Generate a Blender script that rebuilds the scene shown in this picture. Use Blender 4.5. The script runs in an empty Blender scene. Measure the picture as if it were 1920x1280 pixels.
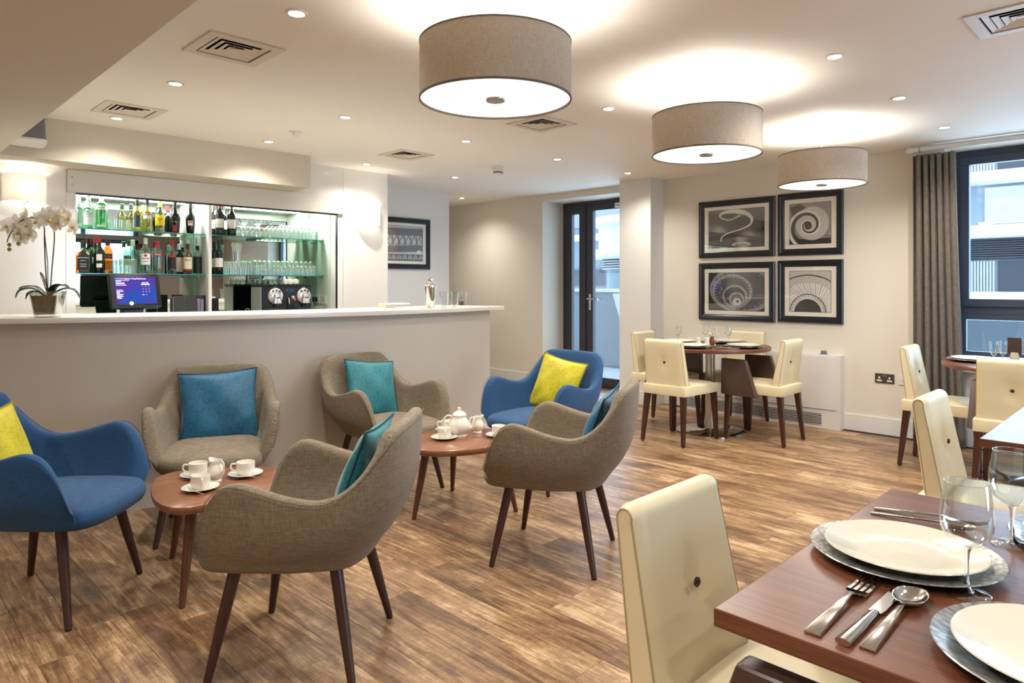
import bpy, bmesh, math, random
from math import sin, cos, pi, sqrt, radians, atan2
from mathutils import Vector, Matrix
random.seed(7)
SC = bpy.context.scene
COL = SC.collection
H0 = 1.28            # camera height
CEIL = 2.405

# ---------------------------------------------------------------- camera
cd = bpy.data.cameras.new('camera'); cam = bpy.data.objects.new('camera', cd); COL.objects.link(cam)
cam.location = (0, 0, H0); cam.rotation_euler = (pi/2, 0, radians(-45))
cd.sensor_width = 36; cd.lens = 24.0; cd.shift_y = -107/1920; cd.clip_start = 0.02
SC.camera = cam

# ---------------------------------------------------------------- sky, exposure
w = bpy.data.worlds.new('world'); SC.world = w; w.use_nodes = True
bg = w.node_tree.nodes['Background']; bg.inputs[0].default_value = (0.86, 0.93, 1.0, 1); bg.inputs[1].default_value = 2.5
SC.view_settings.view_transform = 'Standard'; SC.view_settings.look = 'None'
SC.view_settings.gamma = 1; SC.view_settings.use_curve_mapping = False
SC.view_settings.exposure = 0.64
DOWN_W = 10.0          # watts of a ceiling downlight
PEND_W = 6.0
SCON_W = 3.6
SC.cycles.max_bounces = 9; SC.cycles.transparent_max_bounces = 24
SC.cycles.diffuse_bounces = 5; SC.cycles.glossy_bounces = 5; SC.cycles.transmission_bounces = 8
SC.cycles.sample_clamp_indirect = 4.0
SC.cycles.caustics_reflective = False; SC.cycles.caustics_refractive = False

def W(lat, d):                      # offsets to the right of / ahead of the viewpoint -> room coordinates
    return ((d + lat)/sqrt(2), (d - lat)/sqrt(2))
def onY(px, Y):                     # x at which a sight line meets the plane y=Y
    r = (px - 960)/1280.; return Y*(1 + r)/(1 - r)
def onX(px, X):
    r = (px - 960)/1280.; return X*(1 - r)/(1 + r)

# ---------------------------------------------------------------- object helpers
def lin(c):
    if isinstance(c, str): c = tuple(int(c[i:i+2], 16)/255. for i in (0, 2, 4))
    return tuple((v/12.92 if v <= .04045 else ((v + .055)/1.055)**2.4) for v in c)
def tag(o, label=None, cat=None, group=None, kind=None):
    if label: o['label'] = label
    if cat: o['category'] = cat
    if group: o['group'] = group
    if kind: o['kind'] = kind
    return o
def empty(name, loc=(0, 0, 0), rz=0, label=None, cat=None, group=None):
    o = bpy.data.objects.new(name, None); COL.objects.link(o)
    o.location = loc; o.rotation_euler = (0, 0, rz); o.empty_display_size = .05
    return tag(o, label, cat, group)
def ob(name, me, parent=None, loc=None, rz=None):
    o = bpy.data.objects.new(name, me); COL.objects.link(o)
    if parent: o.parent = parent
    if loc: o.location = loc
    if rz is not None: o.rotation_euler = (0, 0, rz)
    return o
def mesh(name, vf, mat, smooth=40, bevel=0, seg=2, sub=0, merge=False):
    v, f = vf
    me = bpy.data.meshes.new(name); me.from_pydata([tuple(p) for p in v], [], f); me.validate()
    bm = bmesh.new(); bm.from_mesh(me)
    if merge: bmesh.ops.remove_doubles(bm, verts=bm.verts, dist=1e-5)
    bmesh.ops.recalc_face_normals(bm, faces=bm.faces)
    if bevel:
        es = [e for e in bm.edges if len(e.link_faces) == 2 and e.calc_face_angle(0) > radians(30)]
        bmesh.ops.bevel(bm, geom=es, offset=bevel, segments=seg, profile=.6, affect='EDGES', clamp_overlap=True)
    bm.to_mesh(me); bm.free()
    if mat: me.materials.append(mat)
    if smooth:
        me.shade_smooth(); me.set_sharp_from_angle(angle=radians(smooth))
    return me
def mk(name, vf, mat, parent=None, loc=None, rz=None, **k):
    sub = k.pop('sub', 0)
    o = ob(name, mesh(name, vf, mat, **k), parent, loc, rz)
    if sub:
        m = o.modifiers.new('sub', 'SUBSURF'); m.levels = m.render_levels = sub
    return o
def kids(o): return [c for c in bpy.data.objects if c.parent == o]
def copy_tree(o, parent=None, loc=None, rz=None, label=None, group=None):
    c = o.copy(); COL.objects.link(c)
    if parent is not None: c.parent = parent
    if loc is not None: c.location = loc
    if rz is not None: c.rotation_euler = (c.rotation_euler[0], c.rotation_euler[1], rz)
    if label: c['label'] = label
    if group: c['group'] = group
    for ch in o.children: copy_tree(ch, c)
    return c
def struct(name, vf, mat, parent=None, **k):
    o = mk(name, vf, mat, parent, **k)
    if parent is None: o['kind'] = 'structure'
    return o

# ---------------------------------------------------------------- shapes, each returns (verts, faces)
def join(*parts):
    V, F = [], []
    for v, f in parts:
        n = len(V); V += list(v); F += [tuple(i + n for i in q) for q in f]
    return V, F
def xf(vf, loc=(0, 0, 0), rz=0, rx=0, ry=0, s=1):
    M = Matrix.Translation(loc) @ Matrix.Rotation(rz, 4, 'Z') @ Matrix.Rotation(ry, 4, 'Y') @ Matrix.Rotation(rx, 4, 'X')
    if not isinstance(s, (int, float)): M = M @ Matrix.Diagonal((*s, 1))
    elif s != 1: M = M @ Matrix.Scale(s, 4)
    return [M @ Vector(p) for p in vf[0]], vf[1]
def box(x0, x1, y0, y1, z0, z1):
    v = [(x0,y0,z0),(x1,y0,z0),(x1,y1,z0),(x0,y1,z0),(x0,y0,z1),(x1,y0,z1),(x1,y1,z1),(x0,y1,z1)]
    return v, [(0,3,2,1),(4,5,6,7),(0,1,5,4),(1,2,6,5),(2,3,7,6),(3,0,4,7)]
def prism(poly, z0, z1):
    n = len(poly)
    v = [(x, y, z0) for x, y in poly] + [(x, y, z1) for x, y in poly]
    return v, [tuple(range(n - 1, -1, -1)), tuple(range(n, 2*n))] + [(i, (i+1) % n, (i+1) % n + n, i + n) for i in range(n)]
def ring_faces(K, n, closed=True):
    F = []
    for k in range(K - 1):
        for i in range(n if closed else n - 1):
            j = (i + 1) % n; F.append((k*n + i, k*n + j, (k+1)*n + j, (k+1)*n + i))
    return F
def lathe(prof, n=20, cap=True):
    v = []
    for r, z in prof:
        for i in range(n):
            a = 2*pi*i/n; v.append((r*cos(a), r*sin(a), z))
    F = ring_faces(len(prof), n)
    if cap:
        if prof[0][0] > 1e-5: F.append(tuple(range(n - 1, -1, -1)))
        if prof[-1][0] > 1e-5: F.append(tuple(range((len(prof)-1)*n, len(prof)*n)))
    return v, F
def tube(path, r, n=8, cap=True, closed=False, flat=1.0):
    P = [Vector(p) for p in path]; m = len(P); v = []
    up = Vector((0, 0, 1)); prev = None
    for k in range(m):
        if closed: t = P[(k+1) % m] - P[k-1]
        else: t = P[min(k+1, m-1)] - P[max(k-1, 0)]
        t.normalize()
        if prev is None:
            a = up.cross(t)
            if a.length < 1e-3: a = Vector((1, 0, 0)).cross(t)
            a.normalize()
        else:
            a = prev - t*prev.dot(t)
            if a.length < 1e-6: a = up.cross(t)
            a.normalize()
        prev = a; b = t.cross(a)
        rr = r[k] if isinstance(r, (list, tuple)) else r
        for i in range(n):
            q = 2*pi*i/n; v.append(P[k] + a*cos(q)*rr + b*sin(q)*rr*flat)
    F = ring_faces(m, n)
    if closed:
        for i in range(n):
            j = (i+1) % n; F.append(((m-1)*n + i, (m-1)*n + j, j, i))
    elif cap: F += [tuple(range(n-1, -1, -1)), tuple(range((m-1)*n, m*n))]
    return v, F
def sqleg(p0, p1, w0, w1):          # tapered four-sided leg
    def q(p, w): x, y, z = p; return [(x-w,y-w,z),(x+w,y-w,z),(x+w,y+w,z),(x-w,y+w,z)]
    return q(p0, w0/2) + q(p1, w1/2), [(0,3,2,1),(4,5,6,7),(0,1,5,4),(1,2,6,5),(2,3,7,6),(3,0,4,7)]
def spline(pts, n=6, closed=True):
    P = [Vector(p) for p in pts]; m = len(P); out = []
    R = range(m) if closed else range(m - 1)
    for i in R:
        if closed: a, b, c, d = P[i-1], P[i], P[(i+1) % m], P[(i+2) % m]
        else: a, b, c, d = P[max(i-1, 0)], P[i], P[i+1], P[min(i+2, m-1)]
        for k in range(n):
            t = k/n
            out.append(.5*((2*b) + (c-a)*t + (2*a-5*b+4*c-d)*t*t + (3*b-a-3*c+d)*t**3))
    if not closed: out.append(P[-1])
    return out
def rrect(x0, x1, y0, y1, r, n=5):
    o = []
    for cx, cy, a0 in ((x1-r, y1-r, 0), (x0+r, y1-r, 90), (x0+r, y0+r, 180), (x1-r, y0+r, 270)):
        for k in range(n + 1):
            a = radians(a0 + 90*k/n); o.append((cx + r*cos(a), cy + r*sin(a)))
    return o
def text(s, size, mat, parent, M, name='lettering', bend=None, bold=0, ext=.0004):
    c = bpy.data.curves.new('t', 'FONT'); c.body = s; c.size = size; c.align_x = 'CENTER'; c.align_y = 'CENTER'
    c.extrude = ext; c.offset = bold; c.resolution_u = 2
    o = bpy.data.objects.new('t', c); COL.objects.link(o)
    dg = bpy.context.evaluated_depsgraph_get(); me = bpy.data.meshes.new_from_object(o.evaluated_get(dg))
    bpy.data.objects.remove(o); bpy.data.curves.remove(c)
    for v in me.vertices:
        x, y, z = v.co
        if bend: a = x/bend; v.co = ((bend + z)*sin(a), y, (bend + z)*cos(a) - bend)
    me.transform(M); me.materials.clear(); me.materials.append(mat); me.name = name
    return ob(name, me, parent)

# ---------------------------------------------------------------- materials
class NT:
    def __init__(s, name):
        s.m = bpy.data.materials.new(name); s.m.use_nodes = True; s.t = s.m.node_tree; s.t.nodes.clear()
        s.out = s.n('ShaderNodeOutputMaterial'); s.i = 0
    def n(s, kind, **k):
        x = s.t.nodes.new(kind)
        for a, b in k.items():
            if a.startswith('_'):
                x.inputs[int(a[1:]) if a[1:].isdigit() else a[1:].replace('_', ' ')].default_value = b
            else: setattr(x, a, b)
        return x
    def l(s, a, b, ai=0, bi=0):
        s.t.links.new(a.outputs[ai], b.inputs[bi])
def bsdf(nt, color=(.8,.8,.8), rough=.5, metal=0, **k):
    b = nt.n('ShaderNodeBsdfPrincipled'); b.inputs['Base Color'].default_value = (*color, 1)
    b.inputs['Roughness'].default_value = rough; b.inputs['Metallic'].default_value = metal
    for a, v in k.items(): b.inputs[a.replace('_', ' ')].default_value = v
    nt.l(b, nt.out); return b
def M0(name, col, rough=.5, metal=0, bump=0, bscale=200, var=0, vscale=3, **k):
    nt = NT(name); c = lin(col); b = bsdf(nt, c, rough, metal, **k)
    if bump or var: tc = nt.n('ShaderNodeTexCoord')
    if bump:
        no = nt.n('ShaderNodeTexNoise', _Scale=bscale, _Detail=3.0); nt.l(tc, no, 3)
        bp = nt.n('ShaderNodeBump', _Strength=bump, _Distance=.002); nt.l(no, bp, 0, 2); nt.l(bp, b, 0, 'Normal')
    if var:
        no = nt.n('ShaderNodeTexNoise', _Scale=vscale, _Detail=4.0); nt.l(tc, no, 3)
        mx = nt.n('ShaderNodeMix', data_type='RGBA')
        mx.inputs[6].default_value = (*[v*(1-var) for v in c], 1); mx.inputs[7].default_value = (*[min(1, v*(1+var)) for v in c], 1)
        nt.l(no, mx, 0, 0); nt.l(mx, b, 2, 0)
    return nt.m
def emis(name, col, s):
    nt = NT(name); e = nt.n('ShaderNodeEmission', _Strength=s); e.inputs[0].default_value = (*lin(col), 1); nt.l(e, nt.out); return nt.m
def thin_glass(name, tint='ffffff', base=.05, edge=.55, rough=.02, gl='ffffff'):
    nt = NT(name); tr = nt.n('ShaderNodeBsdfTransparent'); tr.inputs[0].default_value = (*lin(tint), 1)
    g = nt.n('ShaderNodeBsdfGlossy', _Roughness=rough); g.inputs[0].default_value = (*lin(gl), 1)
    lw = nt.n('ShaderNodeLayerWeight', _Blend=.35); mr = nt.n('ShaderNodeMapRange'); mr.inputs[3].default_value = base; mr.inputs[4].default_value = edge
    nt.l(lw, mr, 1, 0); mx = nt.n('ShaderNodeMixShader'); nt.l(mr, mx, 0, 0); nt.l(tr, mx, 0, 1); nt.l(g, mx, 0, 2); nt.l(mx, nt.out)
    return nt.m
def weave(name, c1, c2, scale=900, rough=.9, herring=False, streak=.5):
    nt = NT(name); b = bsdf(nt, lin(c1), rough); b.inputs['Sheen Weight'].default_value = .10; b.inputs['Sheen Roughness'].default_value = .5
    tc = nt.n('ShaderNodeTexCoord'); sx = nt.n('ShaderNodeSeparateXYZ'); nt.l(tc, sx, 3)
    def math_(op, a, bb):
        m = nt.n('ShaderNodeMath', operation=op)
        for i, v in enumerate((a, bb)):
            if isinstance(v, (int, float)): m.inputs[i].default_value = v
            elif v is not None: nt.t.links.new(v, m.inputs[i])
        return m.outputs[0]
    u = math_('ADD', sx.outputs[0], sx.outputs[1]); z = sx.outputs[2]
    if herring:      # cloth wrapped round the shell
        u = math_('MULTIPLY', math_('ARCTAN2', sx.outputs[1], sx.outputs[0]), .3)
        rad = math_('SQRT', math_('ADD', math_('MULTIPLY', sx.outputs[0], sx.outputs[0]), math_('MULTIPLY', sx.outputs[1], sx.outputs[1])), None)
        z = math_('ADD', z, math_('MULTIPLY', rad, .8))
    if herring:   # zigzag twill
        tri = math_('PINGPONG', math_('MULTIPLY', u, 1.0), .009)
        ph = math_('ADD', math_('MULTIPLY', z, scale), math_('MULTIPLY', tri, scale*1.6))
        s1 = math_('SINE', ph, None)
    else:
        s1 = math_('MULTIPLY', math_('SINE', math_('MULTIPLY', u, scale), None), math_('SINE', math_('MULTIPLY', z, scale), None))
    mp = nt.n('ShaderNodeMapping'); mp.inputs['Scale'].default_value = (260, 260, 30); nt.l(tc, mp, 3)
    mq = nt.n('ShaderNodeMapping'); mq.inputs['Scale'].default_value = (26, 26, 330); nt.l(tc, mq, 3)
    n1 = nt.n('ShaderNodeTexNoise', _Scale=1.0, _Detail=3.0); nt.l(mp, n1)
    n2 = nt.n('ShaderNodeTexNoise', _Scale=1.0, _Detail=3.0); nt.l(mq, n2)
    st = math_('ADD', math_('MULTIPLY', n1.outputs[0], streak), math_('MULTIPLY', n2.outputs[0], streak))
    f = math_('ADD', math_('MULTIPLY', s1, .18 if herring else .28), st)
    mr = nt.n('ShaderNodeMapRange'); mr.inputs[1].default_value = streak - .35; mr.inputs[2].default_value = streak + .35; nt.t.links.new(f, mr.inputs[0])
    mx = nt.n('ShaderNodeMix', data_type='RGBA'); mx.inputs[6].default_value = (*lin(c1), 1); mx.inputs[7].default_value = (*lin(c2), 1)
    nt.l(mr, mx, 0, 0); nt.l(mx, b, 2, 0)
    bp = nt.n('ShaderNodeBump', _Strength=.35, _Distance=.0015); nt.l(mr, bp, 0, 2); nt.l(bp, b, 0, 'Normal')
    return nt.m
def wood(name, c1, c2, axis=0, rough=.3, scale=1.0, coat=0, plank=False):
    nt = NT(name); b = bsdf(nt, lin(c1), rough); b.inputs['Coat Weight'].default_value = coat; b.inputs['Coat Roughness'].default_value = .15
    tc = nt.n('ShaderNodeTexCoord'); mp = nt.n('ShaderNodeMapping')
    s = [26*scale]*3; s[axis] = 1.6*scale; mp.inputs['Scale'].default_value = s; nt.l(tc, mp, 3)
    n1 = nt.n('ShaderNodeTexNoise', _Scale=1.0, _Detail=6.0, _Roughness=.65, _Distortion=.25); nt.l(mp, n1)
    m2 = nt.n('ShaderNodeMapping'); s = [230*scale]*3; s[axis] = 5*scale; m2.inputs['Scale'].default_value = s; nt.l(tc, m2, 3)
    n2 = nt.n('ShaderNodeTexNoise', _Scale=1.0, _Detail=3.0); nt.l(m2, n2)
    ad = nt.n('ShaderNodeMix', data_type='FLOAT'); ad.inputs[0].default_value = .4; nt.l(n1, ad, 0, 2); nt.l(n2, ad, 0, 3)
    cr = nt.n('ShaderNodeValToRGB'); cr.color_ramp.elements[0].position = .33; cr.color_ramp.elements[1].position = .67
    cr.color_ramp.elements[0].color = (*lin(c1), 1); cr.color_ramp.elements[1].color = (*lin(c2), 1)
    nt.l(ad, cr, 0, 0); nt.l(cr, b, 0, 0)
    return nt.m
def floor_mat():
    nt = NT('weathered oak plank'); b = bsdf(nt, (.3,.2,.1), .34); b.inputs['Coat Weight'].default_value = .0
    geo = nt.n('ShaderNodeNewGeometry'); oi = nt.n('ShaderNodeObjectInfo')
    mul = nt.n('ShaderNodeVectorMath', operation='SCALE'); mul.inputs[3].default_value = 37.0
    cmb = nt.n('ShaderNodeCombineXYZ'); nt.l(oi, cmb, 5, 0); nt.l(oi, cmb, 5, 1); nt.l(oi, cmb, 5, 2)
    nt.l(cmb, mul); add = nt.n('ShaderNodeVectorMath', operation='ADD'); nt.l(geo, add, 0, 0); nt.l(mul, add, 0, 1)
    def noise(sc, detail=5, rough=.6, dist=0.0):
        mp = nt.n('ShaderNodeMapping'); mp.inputs['Scale'].default_value = sc; nt.l(add, mp)
        n = nt.n('ShaderNodeTexNoise', _Scale=1.0, _Detail=float(detail), _Roughness=rough, _Distortion=dist); nt.l(mp, n); return n
    n1 = noise((22, 2.2, 1), 6, .68, 1.2)          # long cathedral grain
    n2 = noise((160, 5, 1), 4, .6)                 # fine fibre
    n3 = noise((5, 2.6, 1), 5, .7, .5)            # worn, bleached patches
    n4 = noise((30, 55, 1), 3, .7)                 # cross saw marks
    cr = nt.n('ShaderNodeValToRGB'); e = cr.color_ramp.elements
    e[0].position = .30; e[0].color = (*lin('553d29'), 1); e[1].position = .72; e[1].color = (*lin('c6a884'), 1)
    x = e.new(.45); x.color = (*lin('7a5c41'), 1); x = e.new(.58); x.color = (*lin('9c7c59'), 1)
    mxf = nt.n('ShaderNodeMix', data_type='FLOAT'); mxf.inputs[0].default_value = .33; nt.l(n1, mxf, 0, 2); nt.l(n2, mxf, 0, 3)
    mx3 = nt.n('ShaderNodeMix', data_type='FLOAT'); mx3.inputs[0].default_value = .34; nt.l(mxf, mx3, 0, 2); nt.l(n3, mx3, 0, 3)
    mx4 = nt.n('ShaderNodeMix', data_type='FLOAT'); mx4.inputs[0].default_value = .10; nt.l(mx3, mx4, 0, 2); nt.l(n4, mx4, 0, 3)
    st = nt.n('ShaderNodeMapRange'); st.inputs[1].default_value = .40; st.inputs[2].default_value = .61; st.inputs[3].default_value = .30; st.inputs[4].default_value = .74; nt.l(mx4, st)
    sh = nt.n('ShaderNodeMath', operation='MULTIPLY_ADD'); sh.inputs[1].default_value = .16; sh.inputs[2].default_value = -.08; nt.l(oi, sh, 5, 0)
    sm = nt.n('ShaderNodeMath', operation='ADD'); nt.l(st, sm, 0, 0); nt.l(sh, sm, 0, 1)
    nt.l(sm, cr, 0, 0)
    # knots
    mp = nt.n('ShaderNodeMapping'); mp.inputs['Scale'].default_value = (5.5, 2.4, 1); nt.l(add, mp)
    vo = nt.n('ShaderNodeTexVoronoi', _Scale=1.0, _Randomness=1.0); nt.l(mp, vo)
    kr = nt.n('ShaderNodeMapRange'); kr.inputs[1].default_value = .03; kr.inputs[2].default_value = .13; kr.inputs[3].default_value = .45; kr.inputs[4].default_value = 1.0; nt.l(vo, kr)
    km = nt.n('ShaderNodeMix', data_type='RGBA', blend_type='MULTIPLY'); km.inputs[0].default_value = 1
    nt.l(cr, km, 0, 6); nt.l(kr, km, 0, 7); nt.l(km, b, 2, 0)
    rr = nt.n('ShaderNodeMapRange'); rr.inputs[3].default_value = .46; rr.inputs[4].default_value = .30; nt.l(n3, rr); nt.l(rr, b, 0, 'Roughness')
    bp = nt.n('ShaderNodeBump', _Strength=.25, _Distance=.0015); nt.l(mx4, bp, 0, 2); nt.l(bp, b, 0, 'Normal')
    return nt.m

MT = {}
MT['wall'] = M0('warm white wall paint', 'dad3c5', .75, var=.015, vscale=1.5)
MT['wall_cool'] = M0('white wall paint', 'dcdad4', .75, var=.015, vscale=1.5)
MT['ceil'] = M0('ceiling paint', 'f0ece2', .7, var=.01, vscale=1.2)
MT['gloss'] = M0('glossy white panel', 'e4e2dc', .12)
MT['shutter'] = M0('cream lacquered shutter', 'd6d2c6', .35)
MT['trimw'] = M0('white satin paint', 'dddbd6', .35)
MT['counter'] = M0('cream solid surface', 'e0d9cf', .22, var=.02, vscale=40)
MT['barface'] = M0('fine speckled grey laminate', 'c2bbb0', .42, var=.12, vscale=420, bump=.05, bscale=300)
MT['dark'] = M0('anthracite frame', '34343b', .45)
MT['bluedark'] = M0('slate blue window frame', '3a4354', .45)
MT['black'] = M0('black plastic', '141416', .3)
MT['blackgloss'] = M0('black glossy lacquer', '0f1018', .22)
MT['steel'] = M0('brushed steel', 'c6c4c0', .22, 1.0)
MT['chrome'] = M0('polished chrome', 'd4d2ce', .08, 1.0)
MT['silver'] = M0('polished cutlery steel', 'cfccc6', .12, 1.0)
MT['mirror'] = M0('mirror', 'e2ebe4', .01, 1.0)
MT['china'] = M0('white china', 'e6e2d8', .18, Coat_Weight=.6)
MT['plate'] = M0('ivory glazed plate', 'e2dece', .14, Coat_Weight=.6)
MT['grey'] = weave('brown grey herringbone wool', '383027', '978870', 1000, herring=True)
MT['blue'] = weave('royal blue linen', '08294e', '165384', 1300, rough=.85, streak=.6)
MT['legdark'] = wood('dark walnut leg', '2a1712', '452720', 2, .35)
MT['legwarm'] = wood('walnut leg', '4a2a1e', '6b3e2b', 2, .32)
MT['top'] = wood('walnut veneer table top', '6f4630', '94664a', 0, .22, .8)
MT['mahog'] = wood('mahogany table top', '4c2a1c', '7c4c35', 1, .3, 1.0)
MT['cream'] = M0('cream leather', 'dccfab', .38, bump=.18, bscale=500)
MT['brown'] = M0('chocolate leather', '4a3630', .36, bump=.18, bscale=450)
MT['button'] = M0('dark button', '33221c', .4)
MT['glass'] = thin_glass('clear drinking glass', 'f6faf8', .05, .6)
MT['glassthick'] = thin_glass('thick clear glass', 'f2f7f4', .10, .7)
MT['pane'] = thin_glass('window pane', 'dfeaf2', .05, .5, .0)
MT['shelf'] = thin_glass('pale green shelf glass', 'cfe6dc', .10, .5)
MT['shelfedge'] = M0('green glass edge', '1f8d86', .12, Emission_Color=(*lin('178078'), 1), Emission_Strength=.0)
MT['screen'] = None
# ================================================================= THE SETTING
XR = 6.36; YB = 5.83; YF = 6.52; YM = 6.35
X0, X1, Y0, Y1 = -3.0, 6.36, -3.0, 8.5
fm = floor_mat()
flo = struct('floor', box(X0-.2, XR+.45, Y0-.2, Y1+.2, -.05, -.006), M0('floor screed', '4a3524', .6))
PW, PL = .152, 1.22
plank_me = mesh('plank', box(.0004, PW-.0004, .0004, PL-.0004, -.006, 0), fm, smooth=0, bevel=.0009, seg=1)
rest = []
ncol = int((XR + .4 - X0)/PW) + 1
for c in range(ncol):
    x = X0 + c*PW; off = random.random()*PL
    y = Y0 - off
    while y < Y1:
        cx, cy = x + PW/2, y + PL/2
        vis = x > .25 and y + PL > .35 and ((cy < 4.9 and x < 4.1) or (x >= 4.1 and cy < 6.4) or x > 5.2) and y < 7.7
        if x < 1.9 and y + PL < 1.1: vis = False
        if x + PW > XR and not (4.4 < y + PL and y < 5.85): y += PL; continue
        if vis: ob('plank', plank_me, flo, (x, y, 0))
        else: rest.append(xf(box(.0004, PW-.0004, .0004, PL-.0004, -.006, 0), (x, y, 0)))
        y += PL
r_ = mk('planks_beyond', join(*rest), fm, flo, smooth=0); r_['kind'] = 'stuff'

# ceiling with square openings for the air vents
VENTS = [(1.37, 3.255), (1.37, 4.87), (3.54, 4.84), (3.53, 3.24), (3.545, .515), (1.37, .52)]
HV = .132
xs = sorted({X0-.2, XR+.45} | {round(v[0]+s*HV, 4) for v in VENTS for s in (-1, 1)})
ys = sorted({Y0-.2, Y1+.2} | {round(v[1]+s*HV, 4) for v in VENTS for s in (-1, 1)})
cb = []
for i in range(len(xs)-1):
    for j in range(len(ys)-1):
        mx_, my_ = (xs[i]+xs[i+1])/2, (ys[j]+ys[j+1])/2
        if any(abs(mx_-vx) < HV and abs(my_-vy) < HV for vx, vy in VENTS): continue
        cb.append(box(xs[i], xs[i+1], ys[j], ys[j+1], CEIL, CEIL+.12))
struct('ceiling', join(*cb), MT['ceil'], smooth=0, merge=True)
struct('trim_1', box(X0, .773, Y0, YB, 2.124, CEIL), MT['wall'], smooth=0)            # lowered ceiling beam over the left side
struct('trim_2', box(.773, 2.98, 5.475, YB, 2.124, CEIL), M0('tan wall paint', 'cdc4b3', .75), smooth=0)            # bulkhead over the bar opening

# walls
def wallseg(*a): return box(*a)
NX0, NX1, NZ0, NZ1 = .95, 3.451, .93, 1.948       # bar opening
OX0 = 1.284
wb = [box(X0, OX0, YB, YB+.12, 0, 2.124 if False else CEIL), box(OX0, NX1, YB, YB+.02, NZ1, CEIL), box(OX0, NX1, YB, YB+.12, 0, NZ0),
      box(NX1, 4.035, YB, YF, 0, CEIL)]
struct('wall_bar', join(*wb), MT['gloss'], smooth=0)
struct('wall_niche', join(box(NX0-.1, NX0, YB+.12, YM+.05, 0, CEIL), box(NX0, NX1, YM, YM+.05, 0, CEIL), box(NX0, NX1, YB+.02, YM, 2.02, 2.06)),
       M0('pale green white back painted glass', 'd3e2d2', .15), smooth=0)
struct('wall_back', join(box(4.035, 5.42, YF, YF+.15, 0, CEIL), box(5.42-.15, 5.42, YF+.15, Y1, 0, CEIL), box(5.27, XR, Y1, Y1+.15, 0, CEIL)), MT['wall_cool'], smooth=0)
DY0, DY1, DZ = 4.45, 5.814, 2.325
WY0, WY1, WZ0, WZ1 = -.75, 1.425, .62, 2.372
T = .45
struct('wall_right', join(box(XR, XR+T, Y0, WY0, 0, CEIL), box(XR, XR+T, WY0, WY1, 0, WZ0), box(XR, XR+T, WY0, WY1, WZ1, CEIL),
       box(XR, XR+T, WY1, DY0, 0, CEIL), box(XR, XR+T, DY0, DY1, DZ, CEIL), box(XR, XR+T, DY1, Y1, 0, CEIL)), MT['wall'], smooth=0)
struct('wall_column', box(6.114, XR, 4.05, 4.45, 0, CEIL), MT['wall_cool'], smooth=0)
taupe = M0('taupe wall paint', '8d8078', .75)
navy = M0('dark navy wall panel', '1d2030', .5)
struct('wall_left', box(X0-.2, X0, Y0, YB, 0, CEIL), MT['wall'], smooth=0)
BX0, BX1 = 2.6, 4.6
struct('wall_front', join(box(X0, BX0, Y0-.2, Y0, 0, CEIL), box(BX1, XR, Y0-.2, Y0, 0, CEIL), box(BX0, BX1, Y0-.2, Y0, 2.2, CEIL), box(BX0, BX1, Y0-.2, Y0, 0, .3)), taupe, smooth=0)
wf = struct('window_2', join(box(BX0, BX1, Y0-.12, Y0-.06, .3, .38), box(BX0, BX1, Y0-.12, Y0-.06, 2.12, 2.2), box(BX0, BX0+.08, Y0-.12, Y0-.06, .3, 2.2), box(BX1-.08, BX1, Y0-.12, Y0-.06, .3, 2.2), box(3.56, 3.64, Y0-.12, Y0-.06, .3, 2.2)), MT['bluedark'], smooth=0)
mk('pane', box(BX0+.08, BX1-.08, Y0-.1, Y0-.09, .38, 2.12), MT['pane'], wf, smooth=0)

# baseboards (run round the visible walls)
def bb(name, *boxes): struct(name, join(*boxes), MT['trimw'], smooth=0, bevel=.004)
bb('baseboard_right', box(XR-.016, XR, Y0, 2.19, 0, .145), box(XR-.016, XR, 3.76, 4.05, 0, .145), box(XR-.016, XR, DY1, Y1, 0, .145))
bb('baseboard_column', box(6.098, 6.114, 4.034, 4.45, 0, .145), box(6.114, XR-.016, 4.034, 4.05, 0, .145))
bb('baseboard_back', box(4.035, 5.42, YF-.016, YF, 0, .145), box(5.42, 5.436, YF-.016, Y1, 0, .145))
# proud edge strips and the flush shutter housing over the bar
sh = empty('roller_shutter_box', (0, YB, 0), 0, 'flat cream shutter housing spanning the top of the bar opening', 'shutter')
mk('front_cover', box(1.228, 3.515, -.028, 0, 1.956, 2.122), MT['shutter'], sh, smooth=0, bevel=.002)
mk('rubber_seal', box(OX0, NX1, -.01, .012, 1.943, 1.956), MT['black'], sh, smooth=0)
for sx in (1.255, 3.485):
    for sz in (2.01, 2.065):
        mk('screw', xf(lathe([(0, 0), (.006, 0), (.005, .003), (0, .004)], 8), (sx, -.028, sz), rx=pi/2), MT['steel'], sh)
struct('trim_3', join(box(1.222, 1.226, YB-.004, YB, .9, 2.122), box(3.517, 3.521, YB-.004, YB, .9, CEIL)), MT['trimw'], smooth=0)
struct('trim_4', box(3.447, 3.455, YB-.003, YB+.02, NZ0, NZ1), MT['black'], smooth=0)

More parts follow.
